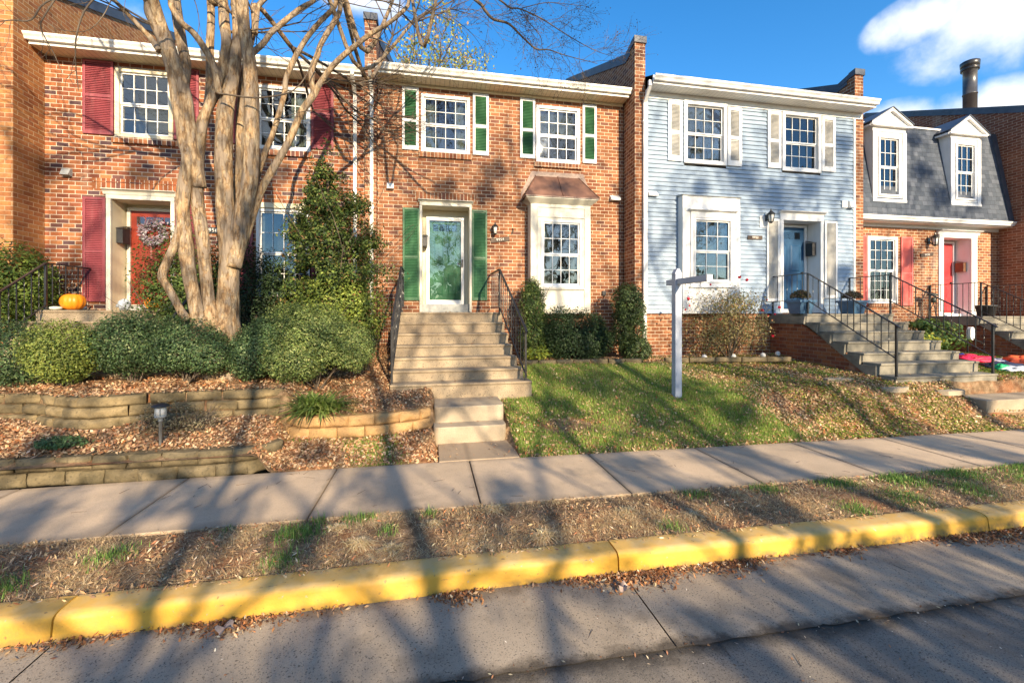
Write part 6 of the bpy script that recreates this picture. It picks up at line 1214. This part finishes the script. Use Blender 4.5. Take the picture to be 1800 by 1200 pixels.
def grass(name,lab,rng,P,L,wd,pal,bend=.5,flat=1.0):
    n=len(P); z=HT(P[:,0],P[:,1]); a=rng.uniform(0,6.283,n); ll=rng.uniform(L[0],L[1],n); d=np.c_[np.cos(a),np.sin(a),np.zeros(n)]*(ll*rng.uniform(.1,bend,n))[:,None]; s_=np.c_[-np.sin(a),np.cos(a),np.zeros(n)]*(rng.uniform(.7,1.2,n)*wd)[:,None]
    p=np.c_[P,z-.005]; up=np.c_[np.zeros((n,2)),ll*flat*rng.uniform(.5,1.2,n)]; V=np.stack([p-s_,p+s_,p+d*.35+up*.6+s_*.7,p+d*.35+up*.6-s_*.7,p+d+up*.92],1).reshape(-1,3)
    b=(np.arange(n)*5)[:,None]; C=np.repeat(pick(rng,n,pal,.25),5,0); F1=np.concatenate([b+[0,1,2,3]],1); F2=np.concatenate([b+[3,2,4,4]],1)
    F=np.concatenate([np.c_[b,b+1,b+2],np.c_[b,b+2,b+3],np.c_[b+3,b+2,b+4]]); o=link(name,npmesh(name,V,F,'blade',C)); tag(o,lab,'grass',None,'stuff')
GR=[((.20,.36,.055),4),((.33,.46,.08),3),((.10,.21,.035),1.6),((.50,.44,.16),2),((.50,.39,.20),1.3)]
def lawn(x,y):
    edge=vs01(6.1-(y-5.24)*.12-x+.3*np.sin(y*5)+.25*nfield(x,y,5,2),0,1.7)
    return edge*np.clip(.68+.5*nfield(x,y,1.8,21)+np.clip(x-3.2,0,1)*.35,.12,1)*np.where(y>8.1,.0,1)*np.where(y<5.35,.6,1)*np.clip(1-1.3*np.exp(-((x-1.95)/.6)**2-((y-5.95)/.28)**2),.05,1)
rng,P=field(51,340000,1.12,6.4,5.25,8.12,lawn); k=ok(P[:,0],P[:,1]); grass('grass','green lawn grass below the bay window and around the sign post',rng,P[k],(.03,.075),.0028,GR,.9)
rng,P=field(52,26000,-1.8,.1,5.25,5.85,lambda x,y:np.clip(.1+.55*nfield(x,y,3,23),0,.8)); k=ok(P[:,0],P[:,1]); grass('grass','thin grass patches between the sidewalk and the orange block wall',rng,P[k],(.03,.07),.0028,GR,.9)
def tuft(x,y):
    g=np.zeros_like(x)
    for i,(c,d,w_,a) in enumerate(((-2.75,3.35,.10,1),(-2.3,3.6,.10,.8),(-1.65,3.9,.05,.4),(-1.05,3.35,.10,.8),(-1.05,3.72,.14,1),(-.62,3.93,.10,1),(-.35,3.62,.07,.5),(.0,3.9,.05,.6),(-.95,3.95,.06,.7),(2.6,3.85,.12,.5),(3.4,3.85,.12,.7),(3.9,3.3,.12,.7),(4.3,3.85,.15,1),(4.6,3.4,.15,1),(5.1,3.8,.2,1),(5.5,3.45,.15,.9),(5.9,3.85,.25,.9),(6.5,3.5,.2,.8),(7.0,3.8,.3,.9),(8.2,3.6,.4,.7),(10,3.6,.6,.6),(2.0,3.3,.08,.5),(-3.4,3.3,.25,.8),(-4,3.6,.3,.5))): g=np.maximum(g,a*np.exp(-((x-c)/w_)**2-((y-d)/(w_*.7+.03))**2))
    return g
rng,P=field(53,190000,-5,12,3.2,3.99,lambda x,y:tuft(x,y)*.8); grass('grass','green grass tufts growing on the brown verge',rng,P,(.03,.09),.0025,[((.14,.27,.05),4),((.09,.19,.035),3),((.24,.36,.08),2),((.35,.34,.13),.6)],.8)
rng,P=field(54,260000,-5,12,3.2,4.02,lambda x,y:np.clip(nfield(x,y,5,33)*1.4+.15,0,.9)+.08); grass('dry_grass','dead straw coloured grass on the verge',rng,P,(.03,.085),.0022,[((.60,.45,.26),4),((.44,.31,.17),3),((.70,.57,.36),1.5)],1.7,.4)
rng,P=field(55,60000,-1.8,7.5,5.25,8.1,lambda x,y:np.clip(nfield(x,y,3,35)*.6+.15,0,.6)); k=ok(P[:,0],P[:,1]); grass('dry_grass','dry straw mixed into the lawn',rng,P[k],(.02,.06),.0025,[((.50,.38,.20),4),((.36,.26,.13),3)],1.6,.4)
rng,P=field(56,120000,4.8,15,5.24,8.9,lambda x,y:vs01(x-4.6+(y-6.3)*.3,0,1.0)*np.clip(nfield(x,y,3.4,37)*1.2+.5,0.12,.95)); k=ok(P[:,0],P[:,1]); P=P[k]; n=len(P); z=HT(P[:,0],P[:,1])+rng.uniform(.02,.05,n)
V,F,C=leaves(rng,np.c_[P,z],np.c_[rng.normal(0,.35,(n,2)),np.ones(n)],(.022,.042),[((.22,.30,.045),4),((.34,.38,.06),3),((.12,.19,.035),2)],.85,.2); o=link('ground_cover',npmesh('ground_cover',V,F,'leaf',C)); tag(o,'low rounded green ground cover on the bank below the grey steps','ground cover',None,'stuff')
rng=np.random.default_rng(60); S=[]
for i in range(150):
    x=rng.uniform(-4,8); y=rng.uniform(2.0,3.9) if i%3 else rng.uniform(4,5.2); L=rng.uniform(.03,.13); a=rng.uniform(0,3.14); z=hz(x,y)+.006
    if 2.93<y<3.2: continue
    if 4<y<5.24: z=.153+float(tilt(x))
    S.append((x,y,z,x+L*math.cos(a),y+L*math.sin(a),z+rng.uniform(0,.008),.0022,.0012))
V,F=segmesh(S,5); o=link('fallen_twigs',npmesh('fallen_twigs',V,F,'twig')); tag(o,'thin fallen twigs strewn over the roadway gutter and sidewalk','twigs',None,'stuff')
for i,(x,y,n,L,lab) in enumerate(((.58,3.87,110,.14,'pale straw tuft on the verge touching the sidewalk near the middle'),(.90,3.33,150,.16,'bright pale straw tuft closest to the middle curb joint'),(.02,3.66,70,.10,'small straw tuft in bare soil left of the brightest tuft'),(.42,3.29,60,.10,'small straw tuft just behind the curb below the sidewalk tuft'),
        (-.55,3.46,130,.14,'spreading straw tuft near the left centre of the verge'),(-.30,3.36,90,.12,'straw tuft right beside the spreading tuft on the verge'),(-.75,3.75,80,.11,'thin straw tuft behind the green tuft on the verge'),(1.75,3.6,70,.10,'faint straw tuft right of the middle curb joint'),(2.3,3.45,80,.11,'straw tuft on the verge right of the faint one'))):
    strap('straw_tuft',lab,x,y,n*2,L,200+i,[((.62,.50,.30),3),((.48,.37,.21),2),((.72,.62,.42),1)],1.05,.2)
    col.objects['straw_tuft' if i==0 else 'straw_tuft.%03d'%i]['group']='dead straw tufts on the verge'
rng=np.random.default_rng(71); P=[];z=[]
def flat(n,x0,x1,y0,y1,zz):
    for _ in range(n): P.append((rng.uniform(x0,x1),rng.uniform(y0,y1))); z.append(zz(P[-1][0]) if callable(zz) else zz)
for k in range(1,7): flat(16,-.6,1.4,ys2[k]+.12,ys2[k]+.27,zs2[k]+.006); flat(14,8.2,10.4,ys3[k]+.15,ys3[k]+.3,zs3[k]+.006)
flat(26,-.5,1.3,8.6,9.4,1.972); flat(14,.12,1.0,6.45,6.8,.606); flat(18,.12,1.0,6.15,6.35,.381); flat(60,.12,1.08,5.3,5.95,.154); flat(30,8.3,10.3,8.2,9.0,1.936)
P=np.array(P); V,F,C=leaves(rng,np.c_[P,np.array(z)],np.c_[rng.normal(0,.25,(len(P),2)),np.ones(len(P))],(.015,.05),LIT,.5,.3); o=link('leaf_litter',npmesh('leaf_litter',V,F,'litter',C)); tag(o,'a few dry leaves lying on the treads and landings of the steps','leaf litter',None,'stuff')
n=900; xx=rng.uniform(-6,0,n); yy=np.interp(xx,WX,WY)+rng.uniform(.03,.2,n); zz=np.where(xx<-1.9,.948,.621); x2=rng.uniform(-7,-2.1,500); P=np.r_[np.c_[xx,yy,zz],np.c_[x2,rng.uniform(5.36,5.52,500),np.full(500,.421)]]; P[:,2]+=rng.uniform(0,.012,len(P))
V,F,C=leaves(rng,P,np.c_[rng.normal(0,.3,(len(P),2)),np.ones(len(P))],(.025,.06),LIT,.55,.4); o=link('leaf_litter',npmesh('leaf_litter',V,F,'litter',C)); tag(o,'dry leaves caught on the tops of the block walls','leaf litter',None,'stuff')
def oak(x,y,z,s,seed,lab):
    n=28; rnd=random.Random(seed); mb=MB(); pts=[]
    for k in range(n):
        a=2*math.pi*k/n; r=s*(.62+.38*abs(math.cos(a*3.5+.3))); pts.append((x+r*math.cos(a+seed),y+.8*r*math.sin(a+seed),z+.01+.02*math.sin(a*3+seed)))
    for k in range(n): mb.face([pts[k],pts[(k+1)%n],(x,y,z+.006)])
    b=MB(); b.raw(mb.v,mb.f); return solo('fallen_leaf',lab,'leaf',b,'stucco',(x,y,z),'large lobed leaves lying by the curb')
oak(-1.23,2.88,.03,.055,1,'large lobed tan leaf lying in the gutter below the left part of the curb'); oak(1.33,2.8,.02,.05,4,'large pale pink leaf in the leaf pile by the middle curb joint')
